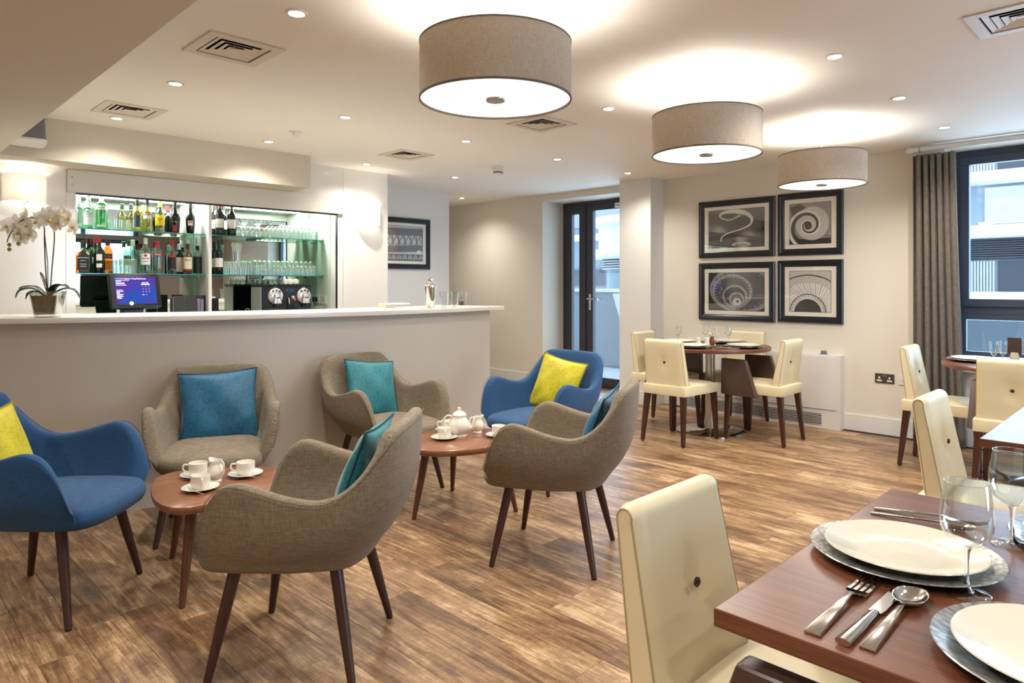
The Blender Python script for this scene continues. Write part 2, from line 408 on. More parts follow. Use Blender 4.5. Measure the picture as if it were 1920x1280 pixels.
# ---- balcony door
FX = 6.757
def ypx(px): return onX(px, FX)
dr = empty('door_1', (FX, DY1, 0)); dr['kind'] = 'structure'
def L(y): return y - DY1
mk('door_frame', join(box(0, .07, L(5.76), 0, 0, DZ), box(0, .07, L(DY0), L(5.76), DZ-.05, DZ), box(0, .07, L(5.392), L(5.437), 0, DZ-.05), box(0, .07, L(DY0), L(DY0)+.05, 0, DZ-.05), box(0, .07, L(DY0), 0, 0, .03)), MT['dark'], dr, smooth=0, bevel=.004)
def leaf(name, ya, yb, st, kick):
    a, b_ = L(ya), L(yb)
    o = mk(name, join(box(-.012, .045, a, a+st, .03, DZ-.05), box(-.012, .045, b_-st, b_, .03, DZ-.05), box(-.012, .045, a+st, b_-st, DZ-.05-st, DZ-.05), box(-.012, .045, a+st, b_-st, .03, .03+kick)), MT['dark'], dr, smooth=0, bevel=.004)
    mk('pane', box(.012, .022, a+st, b_-st, .03+kick, DZ-.05-st), MT['pane'], o, smooth=0)
    return o
leaf('side_panel', 5.437, 5.76, .10, .10)
lf = leaf('door_leaf', DY0+.05, 5.392, .075, .10)
hd = mk('door_handle', join(box(-.022, -.012, L(5.355)-.016, L(5.355)+.016, .96, 1.16), xf(tube([(0,0,0),(-.055,0,0)], .009, 10), (-.02, L(5.355), 1.10)),
     tube([(-.072, L(5.36), 1.10), (-.078, L(5.30), 1.10), (-.075, L(5.19), 1.095)], .013, 10)), MT['steel'], dr, bevel=0)
mk('keyhole', xf(lathe([(0, 0), (.013, 0), (.012, .006), (0, .006)], 12), (-.022, L(5.355), 1.0), ry=-pi/2), MT['steel'], dr)
mk('door_closer', box(-.06, -.012, L(4.95), L(4.70), DZ-.115, DZ-.06), MT['steel'], dr, bevel=.006)
struct('trim_5', box(XR+.0, FX, DY0, DY1, -.012, -.002), M0('metal threshold', '5c5c62', .5, .6), smooth=0)

# ---- window with opening light above, fixed light below
WX = 6.60
wn = empty('window_1', (WX, 0, 0)); wn['kind'] = 'structure'
def bars(x0, x1, ya, yb, za, zb, t):
    return join(box(x0, x1, ya, yb, za, za+t), box(x0, x1, ya, yb, zb-t, zb), box(x0, x1, ya, ya+t, za+t, zb-t), box(x0, x1, yb-t, yb, za+t, zb-t))
mk('window_frame', join(bars(0, .07, WY0, WY1-.005, WZ0+.02, WZ1, .055), box(0, .07, WY0, WY1, 1.035, 1.10), box(0, .07, .25, .31, WZ0, WZ1)), MT['bluedark'], wn, smooth=0, bevel=.003)
for (ya, yb) in ((.31, WY1-.06), (WY0+.055, .25)):
    s = mk('opening_light', bars(-.02, .04, ya, yb, 1.10, WZ1-.055, .062), MT['bluedark'], wn, smooth=0, bevel=.004)
    mk('pane', box(.01, .02, ya+.06, yb-.06, 1.16, WZ1-.115), MT['pane'], s, smooth=0)
    s = mk('fixed_light', bars(-.01, .04, ya, yb, WZ0+.075, 1.035, .04), MT['bluedark'], wn, smooth=0, bevel=.003)
    mk('pane', box(.01, .02, ya+.04, yb-.04, WZ0+.11, 1.0), MT['pane'], s, smooth=0)
mk('window_sill', box(-.29, 0, WY0-.03, WY1+.0, WZ0-.03, WZ0+.02), MT['trimw'], wn, smooth=0, bevel=.006)

# ================================================================= LIGHT FITTINGS
DL = [(556,24),(329,156),(219,221),(504,265),(647,219),(874,264),(687,307),(853,332),(866,371),(1045,298),(1141,203),(1177,324),(1565,105),(1686,183),(1771,238)]
pos = []
for px, py in DL:
    d = (CEIL-H0)*1280/(533-py); pos.append(W((px-960)/1280*d, d))
pos += [(3.55, -.35), (5.2, -.3), (1.1, 1.2), (2.5, -.4), (-1.0, -1.0), (1.2, -1.6), (3.6, -1.9), (5.4, -1.9)]  # extra spots without fittings, added out of view to light the room
dl_glow = emis('downlight lamp', 'fff3e0', 16)
where = ['nearest the left beam above the front armchair', 'between the two left air vents', 'beside the left rear air vent', 'nearest the bulkhead corner over the bar',
 'left of the nearest drum pendant', 'in the middle of the ceiling behind the nearest pendant', 'closest to the wall of the bar end', 'left of the round smoke detector',
 'farthest back in the corridor', 'right of the smoke detector before the glass door', 'between the first and second drum pendants', 'beside the white column', 'right of the second drum pendant, nearest',
 'right of the drum pendants, middle of its row', 'closest to the curtain pole']
proto = None
for i, (x, y) in enumerate(pos):
    if i < 15:
        lab = 'small round recessed downlight ' + where[i]
        if proto is None:
            proto = empty('downlight', (x, y, CEIL), 0, lab, 'downlight', 'recessed ceiling downlights')
            mk('trim_ring', lathe([(.030, -.001), (.034, -.006), (.044, -.005), (.046, 0)], 24, cap=False), MT['trimw'], proto)
            mk('lamp', lathe([(.031, -.0015), (0, -.003)], 20), dl_glow, proto)
        else: copy_tree(proto, None, (x, y, CEIL), 0, lab)
    ld = bpy.data.lights.new('downlight', 'SPOT'); ld.energy = DOWN_W*4; ld.spot_size = radians(140); ld.spot_blend = 1.0; ld.shadow_soft_size = .025
    ld.color = (1, .94, .86)
    lo = ob('downlight_beam', ld, None, (x, y, CEIL-.012)); lo['kind'] = 'helper'
for i, (x, y) in enumerate([(.2, .9), (.2, -.6), (.2, -2.0), (-.9, .2), (-.9, 1.7), (-.9, 3.2), (-.9, -1.4), (-2.1, 1.0), (-2.1, 2.8), (-2.1, -.8)]):  # more downlights out of view, added to brighten the room from behind
    copy_tree(proto, None, (x, y, 2.124), 0, 'added recessed fill downlight, unseen in the lowered beam behind the viewpoint, ' + ('%s of the ten' % ['first','second','third','fourth','fifth','sixth','seventh','eighth','ninth','tenth'][i]))
    ld = bpy.data.lights.new('downlight', 'SPOT'); ld.energy = DOWN_W*3.6; ld.spot_size = radians(150); ld.spot_blend = 1.0; ld.shadow_soft_size = .03; ld.color = (1, .94, .86)
    lo = ob('downlight_beam', ld, None, (x, y, 2.124-.012)); lo['kind'] = 'helper'
def fabric_shade(name, c, tl):
    nt = NT(name); d = nt.n('ShaderNodeBsdfDiffuse'); t = nt.n('ShaderNodeBsdfTranslucent')
    tc = nt.n('ShaderNodeTexCoord'); mp = nt.n('ShaderNodeMapping'); mp.inputs['Scale'].default_value = (500, 500, 40); nt.l(tc, mp, 3)
    m2 = nt.n('ShaderNodeMapping'); m2.inputs['Scale'].default_value = (40, 40, 600); nt.l(tc, m2, 3)
    a = nt.n('ShaderNodeTexNoise', _Scale=1.0); nt.l(mp, a); b = nt.n('ShaderNodeTexNoise', _Scale=1.0); nt.l(m2, b)
    ad = nt.n('ShaderNodeMath', operation='ADD'); nt.l(a, ad, 0, 0); nt.l(b, ad, 0, 1)
    mr = nt.n('ShaderNodeMapRange'); mr.inputs[1].default_value = .7; mr.inputs[2].default_value = 1.3; nt.l(ad, mr)
    mx = nt.n('ShaderNodeMix', data_type='RGBA'); cc = lin(c); mx.inputs[6].default_value = (*[v*.78 for v in cc], 1); mx.inputs[7].default_value = (*[min(1, v*1.15) for v in cc], 1)
    nt.l(mr, mx, 0, 0); nt.l(mx, d, 2, 0); nt.l(mx, t, 2, 0)
    ms = nt.n('ShaderNodeMixShader'); ms.inputs[0].default_value = tl; nt.l(d, ms, 0, 1); nt.l(t, ms, 0, 2); nt.l(ms, nt.out); return nt.m
shade_m = fabric_shade('taupe linen drum shade', 'c0b4a4', .10)
diff_m = emis('lit acrylic diffuser', 'fff8f0', 1.25)
for i, (x, y, lab) in enumerate([(1.872, 1.965, 'largest and nearest taupe fabric drum pendant, over the open floor'), (3.51, 1.955, 'middle fabric drum pendant, before the framed staircase prints'), (5.176, 1.945, 'farthest fabric drum pendant, over the laid round table')]):
    t = empty('drum_pendant', (x, y, CEIL), 0, lab, 'pendant lamp', 'drum pendant lamps')
    zb, zt, R = -.395, -.170, .30
    mk('ceiling_rose', lathe([(.052, 0), (.052, -.02), (.046, -.032), (0, -.034)], 24), MT['trimw'], t)
    mk('cord', tube([(0, 0, -.03), (0, 0, zt+.0)], .004, 8), MT['trimw'], t)
    s = mk('shade', lathe([(R, zb), (R, zt), (R-.003, zt), (R-.003, zb), (R, zb)], 72, cap=False), shade_m, t)
    mk('rim', join(lathe([(R-.004, zb-.002), (R+.002, zb-.002), (R+.002, zb+.006), (R-.004, zb+.006), (R-.004, zb-.002)], 72, cap=False), lathe([(R-.004, zt-.005), (R+.0015, zt-.005), (R+.0015, zt+.001), (R-.004, zt+.001), (R-.004, zt-.005)], 72, cap=False)), M0('brown shade binding', '6e6156', .8), s)
    mk('diffuser', lathe([(R-.006, zb+.006), (R-.006, zb+.010), (0, zb+.010), (0, zb+.006)], 64, cap=False), diff_m, t)
    mk('finial', lathe([(0, zb-.004), (.036, zb-.004), (.040, zb+.002), (.040, zb+.006), (0, zb+.006)], 28, cap=False), M0('brushed nickel cap', 'b3aca2', .3, .8), t)
    mk('spider', join(tube([(-R+.004, 0, zt-.01), (R-.004, 0, zt-.01)], .002, 6), tube([(0, -R+.004, zt-.01), (0, R-.004, zt-.01)], .002, 6)), MT['trimw'], t)
    for k in range(3):
        a = 2*pi*k/3 + .5
        ld = bpy.data.lights.new('pendant_bulb', 'POINT'); ld.energy = PEND_W; ld.shadow_soft_size = .05; ld.color = (1, .93, .85)
        lo = ob('pendant_bulb', ld, None, (x + .10*cos(a), y + .10*sin(a), CEIL - .29)); lo['kind'] = 'helper'
    ld = bpy.data.lights.new('pendant_down', 'AREA'); ld.shape = 'DISK'; ld.size = .56; ld.energy = PEND_W*1.6; ld.color = (1, .93, .85)
    lo = ob('pendant_down', ld, None, (x, y, CEIL + zb - .006)); lo['kind'] = 'helper'
sc_m = fabric_shade('ivory linen sconce shade', 'fdf8ee', .72)
for x, lab in ((.972, 'ivory half drum wall light on the far left, over the orchid'), (3.79, 'ivory half drum wall light right of the bar opening')):
    t = empty('wall_light', (x, YB, 1.955), 0, lab, 'wall light', 'wall lights beside the bar')
    n = 20; arc = [(-.13*cos(pi*k/n), -.115*sin(pi*k/n)) for k in range(n+1)]
    vs = [(a, b, z) for z in (-.095, .095) for a, b in arc] + [(a*.975, b*.975, z) for z in (-.095, .095) for a, b in arc]
    m_ = n + 1; fs = []
    for k in range(n):
        fs += [(k, k+1, m_+k+1, m_+k), (2*m_+k, 3*m_+k, 3*m_+k+1, 2*m_+k+1), (m_+k, m_+k+1, 3*m_+k+1, 3*m_+k), (k, 2*m_+k, 2*m_+k+1, k+1)]
    mk('shade', (vs, fs), sc_m, t, smooth=60)
    mk('bracket', join(box(-.03, .03, -.006, 0, -.05, .05), tube([(0, 0, -.10), (0, -.11, -.10)], .004, 8), tube([(0, 0, -.10), (0, 0, -.03)], .004, 8)), MT['trimw'], t)
    mk('stud', xf(lathe([(0, 0), (.006, 0), (.006, .006), (0, .008)], 10), (0, -.112, -.104)), MT['steel'], t)
    mk('bulb', xf(lathe([(0, 0), (.012, .005), (.018, .03), (.012, .055), (0, .06)], 14), (0, -.055, -.03)), emis('opal bulb', 'fff2de', 10), t)
    ld = bpy.data.lights.new('sconce', 'POINT'); ld.energy = SCON_W; ld.shadow_soft_size = .03; ld.color = (1, .93, .84)
    lo = ob('sconce_bulb', ld, None, (x, YB-.055, 1.965)); lo['kind'] = 'helper'
# LED strips in the bar niche
for (xa, xb) in ((1.0, 2.29), (2.36, 3.43)):
    ld = bpy.data.lights.new('niche_led', 'AREA'); ld.shape = 'RECTANGLE'; ld.size = xb-xa; ld.size_y = .10; ld.energy = 11*(xb-xa); ld.color = (.92, 1, .93)
    lo = ob('niche_led', ld, None, ((xa+xb)/2, YM-.2, 2.015)); lo['kind'] = 'helper'
# daylight at the openings (overcast sky as area lamps; front one added as fill)
for nm, sx, sy, loc, e in (('front_window_daylight', 1.8, 1.8, ((BX0+BX1)/2, Y0-.25, 1.25), 75), ('window_daylight', 2.1, 1.7, (XR+.55, .34, 1.5), 55), ('door_daylight', 1.3, 2.2, (XR+.62, 5.1, 1.15), 42)):
    ld = bpy.data.lights.new(nm, 'AREA'); ld.shape = 'RECTANGLE'; ld.size = sy; ld.size_y = sx; ld.energy = e; ld.color = (.74, .86, 1)
    lo = ob(nm, ld, None, loc); lo.rotation_euler = (pi/2, 0, 0) if nm[0] == 'f' else (0, pi/2, 0); lo['kind'] = 'helper'

# vents
vdark = M0('dark duct', '1a1a1c', .9); vface = M0('cream vent metal', 'd9cfbf', .45)
def sqring(h0, z0, h1, z1, t=.0015):
    v = []; 
    for h, z in ((h0, z0), (h1, z1), (h1, z1 + t*2), (h0 - t, z0 + t)):
        v += [(-h, -h, z), (h, -h, z), (h, h, z), (-h, h, z)]
    F = ring_faces(4, 4); F += [(12+i, 12+(i+1) % 4, (i+1) % 4, i) for i in range(4)]
    return v, F
vlabels = ['square ceiling air vent at the left, nearest the viewer', 'square ceiling air vent over the bar, by the left beam', 'square ceiling air vent in the middle, left of the smoke detector',
  'square ceiling air vent partly behind the nearest pendant', 'square ceiling air vent in the top right corner', None]
vp = None
for (x, y), lab in zip(VENTS, vlabels):
    if lab is None: mk('duct', box(x-HV, x+HV, y-HV, y+HV, CEIL+.1, CEIL+.12), vdark)['kind'] = 'structure'; continue
    if vp is None:
        vp = empty('air_vent', (x, y, CEIL), 0, lab, 'air vent', 'square ceiling air vents')
        F_ = []
        for (h0, z0, h1, z1) in ((.178, 0, .178, -.007), ): pass
        mk('flange', join(box(-.178, .178, -.178, -.13, -.007, .0), box(-.178, .178, .13, .178, -.007, 0), box(-.178, -.13, -.13, .13, -.007, 0), box(.13, .178, -.13, .13, -.007, 0)), vface, vp, smooth=0, bevel=.002)
        mk('duct', join(box(-.131, .131, -.131, .131, .085, .09), box(-.131, -.127, -.131, .131, 0, .085), box(.127, .131, -.131, .131, 0, .085), box(-.127, .127, -.131, -.127, 0, .085), box(-.127, .127, .127, .131, 0, .085)), vdark, vp, smooth=0)
        for h in (.122, .092, .062, .034):
            mk('louvre', sqring(h, -.004, h-.023, .002), vface, vp, smooth=0)
        mk('centre_cone', ([( -.014,-.014,-.002),(.014,-.014,-.002),(.014,.014,-.002),(-.014,.014,-.002),(0,0,.015)], [(0,1,2,3),(0,4,1),(1,4,2),(2,4,3),(3,4,0)]), vface, vp, smooth=0)
    else: copy_tree(vp, None, (x, y, CEIL), 0, lab)
# smoke detector and motion sensor
x, y = W(*(lambda d: ((934-960)/1280*d, d))(1440/(533-313)))
t = empty('smoke_detector', (x, y, CEIL), 0, 'white round smoke detector hanging from the ceiling before the corridor', 'smoke detector')
mk('base', lathe([(.055, 0), (.055, -.012), (.05, -.018)], 28), MT['trimw'], t)
mk('housing', lathe([(.05, -.018), (.048, -.045), (.044, -.048)], 28), MT['trimw'], t)
for k in range(10):
    a = 2*pi*k/10; mk('slot', xf(box(-.009, .009, -.003, .003, -.062, -.05), (.042*cos(a), .042*sin(a), 0), rz=a+pi/2), MT['black'], t, smooth=0)
mk('cap', lathe([(.038, -.048), (.046, -.062), (.043, -.07), (0, -.072)], 28), MT['trimw'], t)
x, y = W(*(lambda d: ((555-960)/1280*d, d))(1440/(533-247)))
t = empty('motion_sensor', (x, y, CEIL), 0, 'small white ceiling motion sensor dome near the bulkhead', 'sensor')
mk('base', lathe([(.05, 0), (.05, -.006), (.03, -.01)], 24), MT['trimw'], t)
mk('lens', lathe([(.028, -.008), (.026, -.022), (.014, -.032), (0, -.034)], 20), MT['china'], t)
# wall speaker under the ceiling
t = empty('speaker', (.915, 5.475, 2.29), 0, 'grey wall speaker tilted down in the corner above the bulkhead edge', 'speaker')
sp = xf(prism(rrect(-.09, .09, -.16, -.04, .03), -.11, .11), rx=radians(-14))
mk('cabinet', sp, M0('silver grey speaker', '77757e', .35, .5), t)
mk('end_trim', join(xf(prism(rrect(-.093, .093, -.163, -.037, .03), -.122, -.108), rx=radians(-14)), xf(prism(rrect(-.093, .093, -.163, -.037, .03), .108, .122), rx=radians(-14))), MT['trimw'], t)
mk('bracket', box(-.02, .02, -.06, 0, -.03, .03), MT['trimw'], t)

# ================================================================= OUTSIDE
ext_w = M0('white render balcony band', 'eef1f4', .5); ext_b = M0('pale blue panel', 'a9b8c4', .6); ext_d = M0('dark louvre', '4a525e', .6)
ext_c = M0('cream cladding', 'e6e8e6', .6)
b = empty('facing_building', (12.6, 0, 0), 0, 'pale building opposite with white rounded balcony bands and ribbed cladding, seen through the right window', 'building')
mk('cladding', box(0, .4, -8, 16, -4, 9), ext_b, b, smooth=0)
for z0, z1 in ((1.02, 1.17), (1.98, 2.16), (2.80, 2.96), (3.9, 4.06), (.0, .12)):
    y = 6.5; mk('balcony_band', xf(prism(rrect(-.55, 0, -8, y, .08), z0, z1), (0, 0, 0)), ext_w, b, bevel=.05, seg=3)
mk('cream_panel', box(-.05, 0, -8, 2.28, 2.2, 2.76), ext_c, b, smooth=0)
lv = join(*[box(-.09, -.02, -8, 6.3, 1.68 + .034*k, 1.70 + .034*k) for k in range(9)])
mk('louvre_bank', lv, ext_d, b, smooth=0); mk('louvre_backing', box(-.02, 0, -8, 6.3, 1.66, 1.99), ext_d, b, smooth=0)
for (z0, z1) in ((1.17, 1.64), (2.96, 3.5)):
    o = mk('ribbed_cladding', join(*[box(-.04, 0, 2.16 + .04*k, 2.18 + .04*k, z0, z1) for k in range(34)]), ext_c, b, smooth=0); o['kind'] = 'stuff'
    mk('dark_window', box(-.03, .0, 1.2, 2.12, z0, z1), ext_d, b, smooth=0)
t = empty('round_tower', (10.4, 7.12, 0), 0, 'white round stair tower with ring ledges outside the glass door', 'tower')
mk('drum', lathe([(.74, 1.80), (.74, 2.44), (0, 2.46)], 48), ext_w, t)
for z in (1.82, 2.40): mk('ring_ledge', lathe([(.74, z-.09), (.80, z-.085), (.855, z-.05), (.865, z), (.85, z+.05), (.80, z+.085), (.74, z+.09)], 48), ext_w, t)
for k in range(8): mk('louvre_ring', lathe([(.64, 1.56+.022*k), (.68, 1.552+.022*k), (.68, 1.566+.022*k)], 48), ext_d if k % 2 else ext_w, t)
mk('glazing', lathe([(.62, 0), (.62, 1.74)], 28), M0('tower glass', '7d98a4', .1), t)
b2 = empty('rear_facade', (12.55, 6.6, 0), 0, 'pale grey facade with one white band behind the round tower', 'building')
mk('cladding', box(-.1, 0, 0, 9, -1, 6), M0('grey blue cladding', '8796a3', .6), b2, smooth=0)
mk('upper_cladding', box(-.14, -.1, 0, 9, 2.6, 6), M0('grey white ribbed cladding', '9fa9b0', .6), b2, smooth=0)
mk('balcony_band', box(-.4, 0, 0, 9, 2.28, 2.42), ext_w, b2, smooth=0, bevel=.03)
mk('dark_band', box(-.16, -.1, 0, 9, 1.25, 1.62), ext_d, b2, smooth=0)
t = empty('balcony_parapet', (8.6, 3.0, 0), 0, 'blue grey balcony parapet with a white leaning fin outside the glass door', 'parapet')
mk('panel', box(0, .08, 0, 5, 0, 1.16), M0('frosted blue glass panel', '8796a2', .3), t, smooth=0)
mk('coping', box(-.04, .12, 0, 5, 1.16, 1.21), ext_w, t, smooth=0, bevel=.01)
fy = [(-.02, 2.2), (-.02, 2.95), (-.02, 3.55), (-.02, 3.0)]
mk('leaning_fin', ([(-.10, 2.2, 0), (-.10, 2.92, 0), (-.10, 3.32, 1.14), (-.10, 2.2, 1.14), (-.03, 2.2, 0), (-.03, 2.92, 0), (-.03, 3.32, 1.14), (-.03, 2.2, 1.14)], [(0,1,2,3),(4,7,6,5),(0,4,5,1),(1,5,6,2),(2,6,7,3),(3,7,4,0)]), ext_w, t, smooth=0)
t = empty('terrace_screen', (7.9, -1.2, 0), 0, 'low blue grey terrace screen seen through the lower window panes', 'parapet')
mk('panel', box(0, .06, 0, 4.2, 0, .93), M0('blue grey screen', '7b8b99', .35), t, smooth=0)
mk('post', box(-.03, 0, 2.1, 2.16, 0, .93), M0('pale post', 'a9b6c0', .4), t, smooth=0)
struct('trim_6', box(XR+T, 9.2, 2.0, 9.0, -.06, -.012), M0('pale terrace paving', 'c9d2d8', .6), smooth=0)
# ================================================================= BAR COUNTER
CC = (2.78, 8.52)
def arc(R, xa, xb, n=40):
    out = []
    for k in range(n+1):
        x = xa + (xb-xa)*k/n; out.append((x, CC[1] - sqrt(R*R - (x-CC[0])**2)))
    return out
bar = empty('bar_counter', (0, 0, 0), 0, 'long curved bar counter with cream top and speckled grey front', 'bar counter')
R1 = 4.60; e0 = -.85
o1 = arc(R1, e0, 3.985); ends = [(3.77, 4.72)]
inner = [(x, y) for x, y in arc(R1-.62, e0+.2, 3.55)][::-1]
mk('worktop', prism(o1 + ends + inner, 1.07, 1.10), MT['counter'], bar, smooth=30, bevel=.002)
f1 = arc(R1-.08, e0+.05, 3.875); f2 = arc(R1-.60, e0+.2, 3.60)[::-1]
mk('front_panel', prism(f1 + f2, .0, 1.07), MT['barface'], bar, smooth=30)
mk('baseboard', prism(arc(R1-.068, e0+.05, 3.885) + [(3.84, 4.20)] + arc(R1-.10, e0+.05, 3.80)[::-1], 0, .135), MT['trimw'], bar, smooth=30)
mk('service_ledge', prism(arc(R1-.60, e0+.2, 3.60) + arc(R1-.9, e0+.4, 3.45)[::-1], .86, .89), MT['counter'], bar, smooth=30)
bc = empty('back_counter', (0, 0, 0), 0, 'cream back counter running inside the mirrored bar niche', 'counter')
mk('worktop', join(box(OX0, NX1, YB, YB+.12, .931, .95), box(NX0, NX1, YB+.12, YM-.006, .931, .95)), MT['counter'], bc, smooth=0)

# mirrors, divider, glass shelves
mr = empty('mirror_panel', (0, 0, 0), 0, 'tall mirror behind the bottles, left bay of the bar', 'mirror', 'mirrors lining the bar niche')
mk('mirror_glass', box(NX0, 2.306, YM-.006, YM, .951, 2.02), MT['mirror'], mr, smooth=0)
mr = empty('mirror_panel', (0, 0, 0), 0, 'tall mirror behind the wine glasses, right bay of the bar', 'mirror', 'mirrors lining the bar niche')
mk('mirror_glass', box(2.336, NX1, YM-.006, YM, .95, 2.02), MT['mirror'], mr, smooth=0)
struct('wall_divider', box(2.309, 2.334, 6.0, YM-.006, .95, 2.02), MT['gloss'], smooth=0)
struct('wall_niche_side', box(NX1-.004, NX1, YB+.12, YM-.006, .95, 2.02), M0('pale green lacquered panel', 'd0e0cf', .15), smooth=0)
n_ = 0
for (xa, xb, bay) in ((NX0+.01, 2.306, 'left bay over the till'), (2.337, NX1-.006, 'right bay over the coffee machine')):
    for z, lv_ in ((1.715, 'upper'), (1.368, 'lower')):
        s = empty('glass_shelf', (0, 0, z), 0, '%s green edged glass shelf, %s' % (lv_, bay), 'shelf', 'glass bar shelves')
        mk('shelf_pane', box(xa, xb, 6.063, YM-.008, -.008, 0), MT['shelf'], s, smooth=0)
        mk('edge', box(xa, xb, 6.060, 6.063, -.008, 0), MT['shelfedge'], s, smooth=0)
        for y in (6.10, 6.27):
            mk('bracket', xf(lathe([(0, 0), (.009, 0), (.009, .022), (0, .024)], 12), (xb-.024, y, -.019), ry=pi/2), MT['chrome'], s)

# ================================================================= ARMCHAIRS
KEY = [  # |a|, top x,y,z, bottom x,y
 (0.00, -.386, .000, .818, -.262, .000), (0.12, -.384, .122, .818, -.258, .095), (0.21, -.372, .207, .810, -.240, .168),
 (0.28, -.352, .252, .780, -.212, .210), (0.36, -.312, .281, .722, -.168, .233), (0.44, -.262, .298, .664, -.112, .248), (0.51, -.205, .309, .622, -.066, .257),
 (0.58, -.140, .317, .606, -.018, .264), (0.68, -.045, .324, .619, .045, .270), (0.78, .045, .328, .645, .110, .272),
 (0.86, .115, .328, .660, .165, .270), (0.92, .172, .322, .640, .210, .264), (0.965, .222, .310, .575, .246, .254), (1.00, .262, .290, .450, .262, .240)]
def keyat(a):
    a = abs(a)
    for i in range(len(KEY)-1):
        if a <= KEY[i+1][0] + 1e-9:
            k0, k1 = KEY[max(i-1, 0)], KEY[i]; k2 = KEY[i+1]; k3 = KEY[min(i+2, len(KEY)-1)]
            t = (a-k1[0])/(k2[0]-k1[0]); out = []
            for c in range(1, 6):
                m1 = (k2[c]-k0[c])/max(k2[0]-k0[0], 1e-6)*(k2[0]-k1[0]); m2 = (k3[c]-k1[c])/max(k3[0]-k1[0], 1e-6)*(k2[0]-k1[0])
                if i == 0: m1 = 0 if c != 2 and c != 5 else m1
                h = t*t*t; g = t*t
                out.append((2*h-3*g+1)*k1[c] + (h-2*g+t)*m1 + (-2*h+3*g)*k2[c] + (h-g)*m2)
            return out
    return list(KEY[-1][1:])
def shell_vf():
    NA = 72; rows = []
    As = [-1 + 2*k/NA for k in range(NA+1)]
    base = [keyat(a) for a in As]
    tp = [Vector((b[0], (b[1] if a >= 0 else -b[1]), b[2])) for a, b in zip(As, base)]
    bt = [Vector((b[3], (b[4] if a >= 0 else -b[4]), .40)) for a, b in zip(As, base)]
    TH = .056
    rim = []
    for i, a in enumerate(As):
        T = (tp[min(i+1, NA)] - tp[max(i-1, 0)]); T.z = 0
        B = (bt[min(i+1, NA)] - bt[max(i-1, 0)])
        if abs(a) < .03: T = Vector((0, 1, 0)); B = Vector((0, 1, 0))
        nT = Vector((T.y, -T.x, 0)).normalized(); nB = Vector((B.y, -B.x, 0)).normalized()   # outward
        if nT.dot(Vector((tp[i].x - .05, tp[i].y, 0))) < 0: nT = -nT
        if nB.dot(Vector((bt[i].x - .05, bt[i].y, 0))) < 0: nB = -nB
        col = []
        for (inw, dz) in ((.10, -.044), (.055, -.044), (.022, -.036), (.006, -.020)):              # underside rolls in
            col.append(bt[i] - nB*inw + Vector((0, 0, dz)))
        M = 9
        for k in range(M):
            t = k/(M-1); p = bt[i].lerp(tp[i], t); n = nB.lerp(nT, t).normalized()
            bulge = (.028 + .034*max(0, 1-(abs(a)/.55)**2))*sin(pi*t**.8)*(1 - .30*t)
            col.append(p + n*bulge*(1 - .7*max(0, (abs(a)-.85)/.15)))
        topo = col[-1]; col[-1] = topo - Vector((0, 0, .006))
        n = nT; th = TH if abs(a) < .93 else TH*(1 - (abs(a)-.93)*3)
        col.append(topo - n*th*.28 + Vector((0, 0, .009)))
        rim.append(topo + n*.0015 + Vector((0, 0, .001)))
        col.append(topo - n*th*.75 + Vector((0, 0, .007)))
        for k in range(6):                                                 # inner face down to below the seat
            t = 1 - k/5*.96; p = bt[i].lerp(tp[i], t); nn = nB.lerp(nT, t).normalized()
            bulge = .012*sin(pi*t); col.append(p + nn*(bulge - th) - Vector((0, 0, .008 if k == 0 else 0)))
        rows.append(col)
    K = len(rows[0]); v = [p for r in rows for p in r]; F = ring_faces(NA+1, K, closed=False)
    for e in (0, NA):                                                      # close the arm fronts
        b0 = e*K
        lo, hi = 0, K-1
        while hi - lo > 2:
            F.append((b0+lo, b0+lo+1, b0+hi-1, b0+hi)); lo += 1; hi -= 1
        if hi - lo == 2: F.append((b0+lo, b0+lo+1, b0+hi))
    F_in = [(i*K, (i+1)*K, (i+1)*K + K-1, i*K + K-1) for i in range(NA)]   # under the shell
    return (v, F + F_in), rim
def seat_vf():
    pts = [(-.205, 0), (-.20, .13), (-.15, .20), (-.04, .238), (.10, .248), (.22, .246), (.275, .225), (.312, .14), (.322, 0)]
    half = spline([(x, y, 0) for x, y in pts], 4, closed=False)
    out = [(p.x, p.y) for p in half] + [(p.x, -p.y) for p in half[::-1][1:-1]]
    c = (.05, 0); lev = [(.55, .352), (.90, .352), (.965, .362), (.995, .385), (1.0, .408), (.975, .430), (.92, .444), (.72, .454), (.4, .459), (.0, .460)]
    v = []; n = len(out)
    for s, z in lev:
        for x, y in out:
            v.append((c[0] + (x-c[0])*s, c[1] + (y-c[1])*s, z - (.012 if x > .15 and z > .4 else 0)*((x-.15)/.17 if x > .15 else 0)*s))
    F = ring_faces(len(lev), n); F.append(tuple(range(n-1, -1, -1)))
    return v, F
def make_armchair(mat, lab, group, loc, rz):
    t = empty('armchair', loc, rz, lab, 'armchair', group)
    sv, rim = shell_vf()
    o = mk('shell', sv, mat, t, smooth=180, sub=1)
    mk('seam', tube([r for r in rim], .0014, 5), M0(mat.name + ' seam', '6a5d4b' if mat is MT['grey'] else '0f3d70', .9), o, smooth=180)
    mk('seat', seat_vf(), mat, t, smooth=180, sub=1)
    for x, y, fx, fy in ((.165, .185, .235, .250), (.165, -.185, .235, -.250), (-.155, .165, -.235, .240), (-.155, -.165, -.235, -.240)):
        k = mk('leg', tube([(x, y, .372), (x+(fx-x)*.5, y+(fy-y)*.5, .19), (fx, fy, .004)], [.0215, .0185, .0125], 14), MT['legdark'], t)
        mk('foot_glide', xf(lathe([(.011, 0), (.011, .004)], 10), (fx, fy, 0)), MT['black'], k)
    return t
def face(c, f):      # centre and facing, both (lat, d)
    x, y = W(*c); fx, fy = W(*f); return (x, y, 0), atan2(fy, fx)
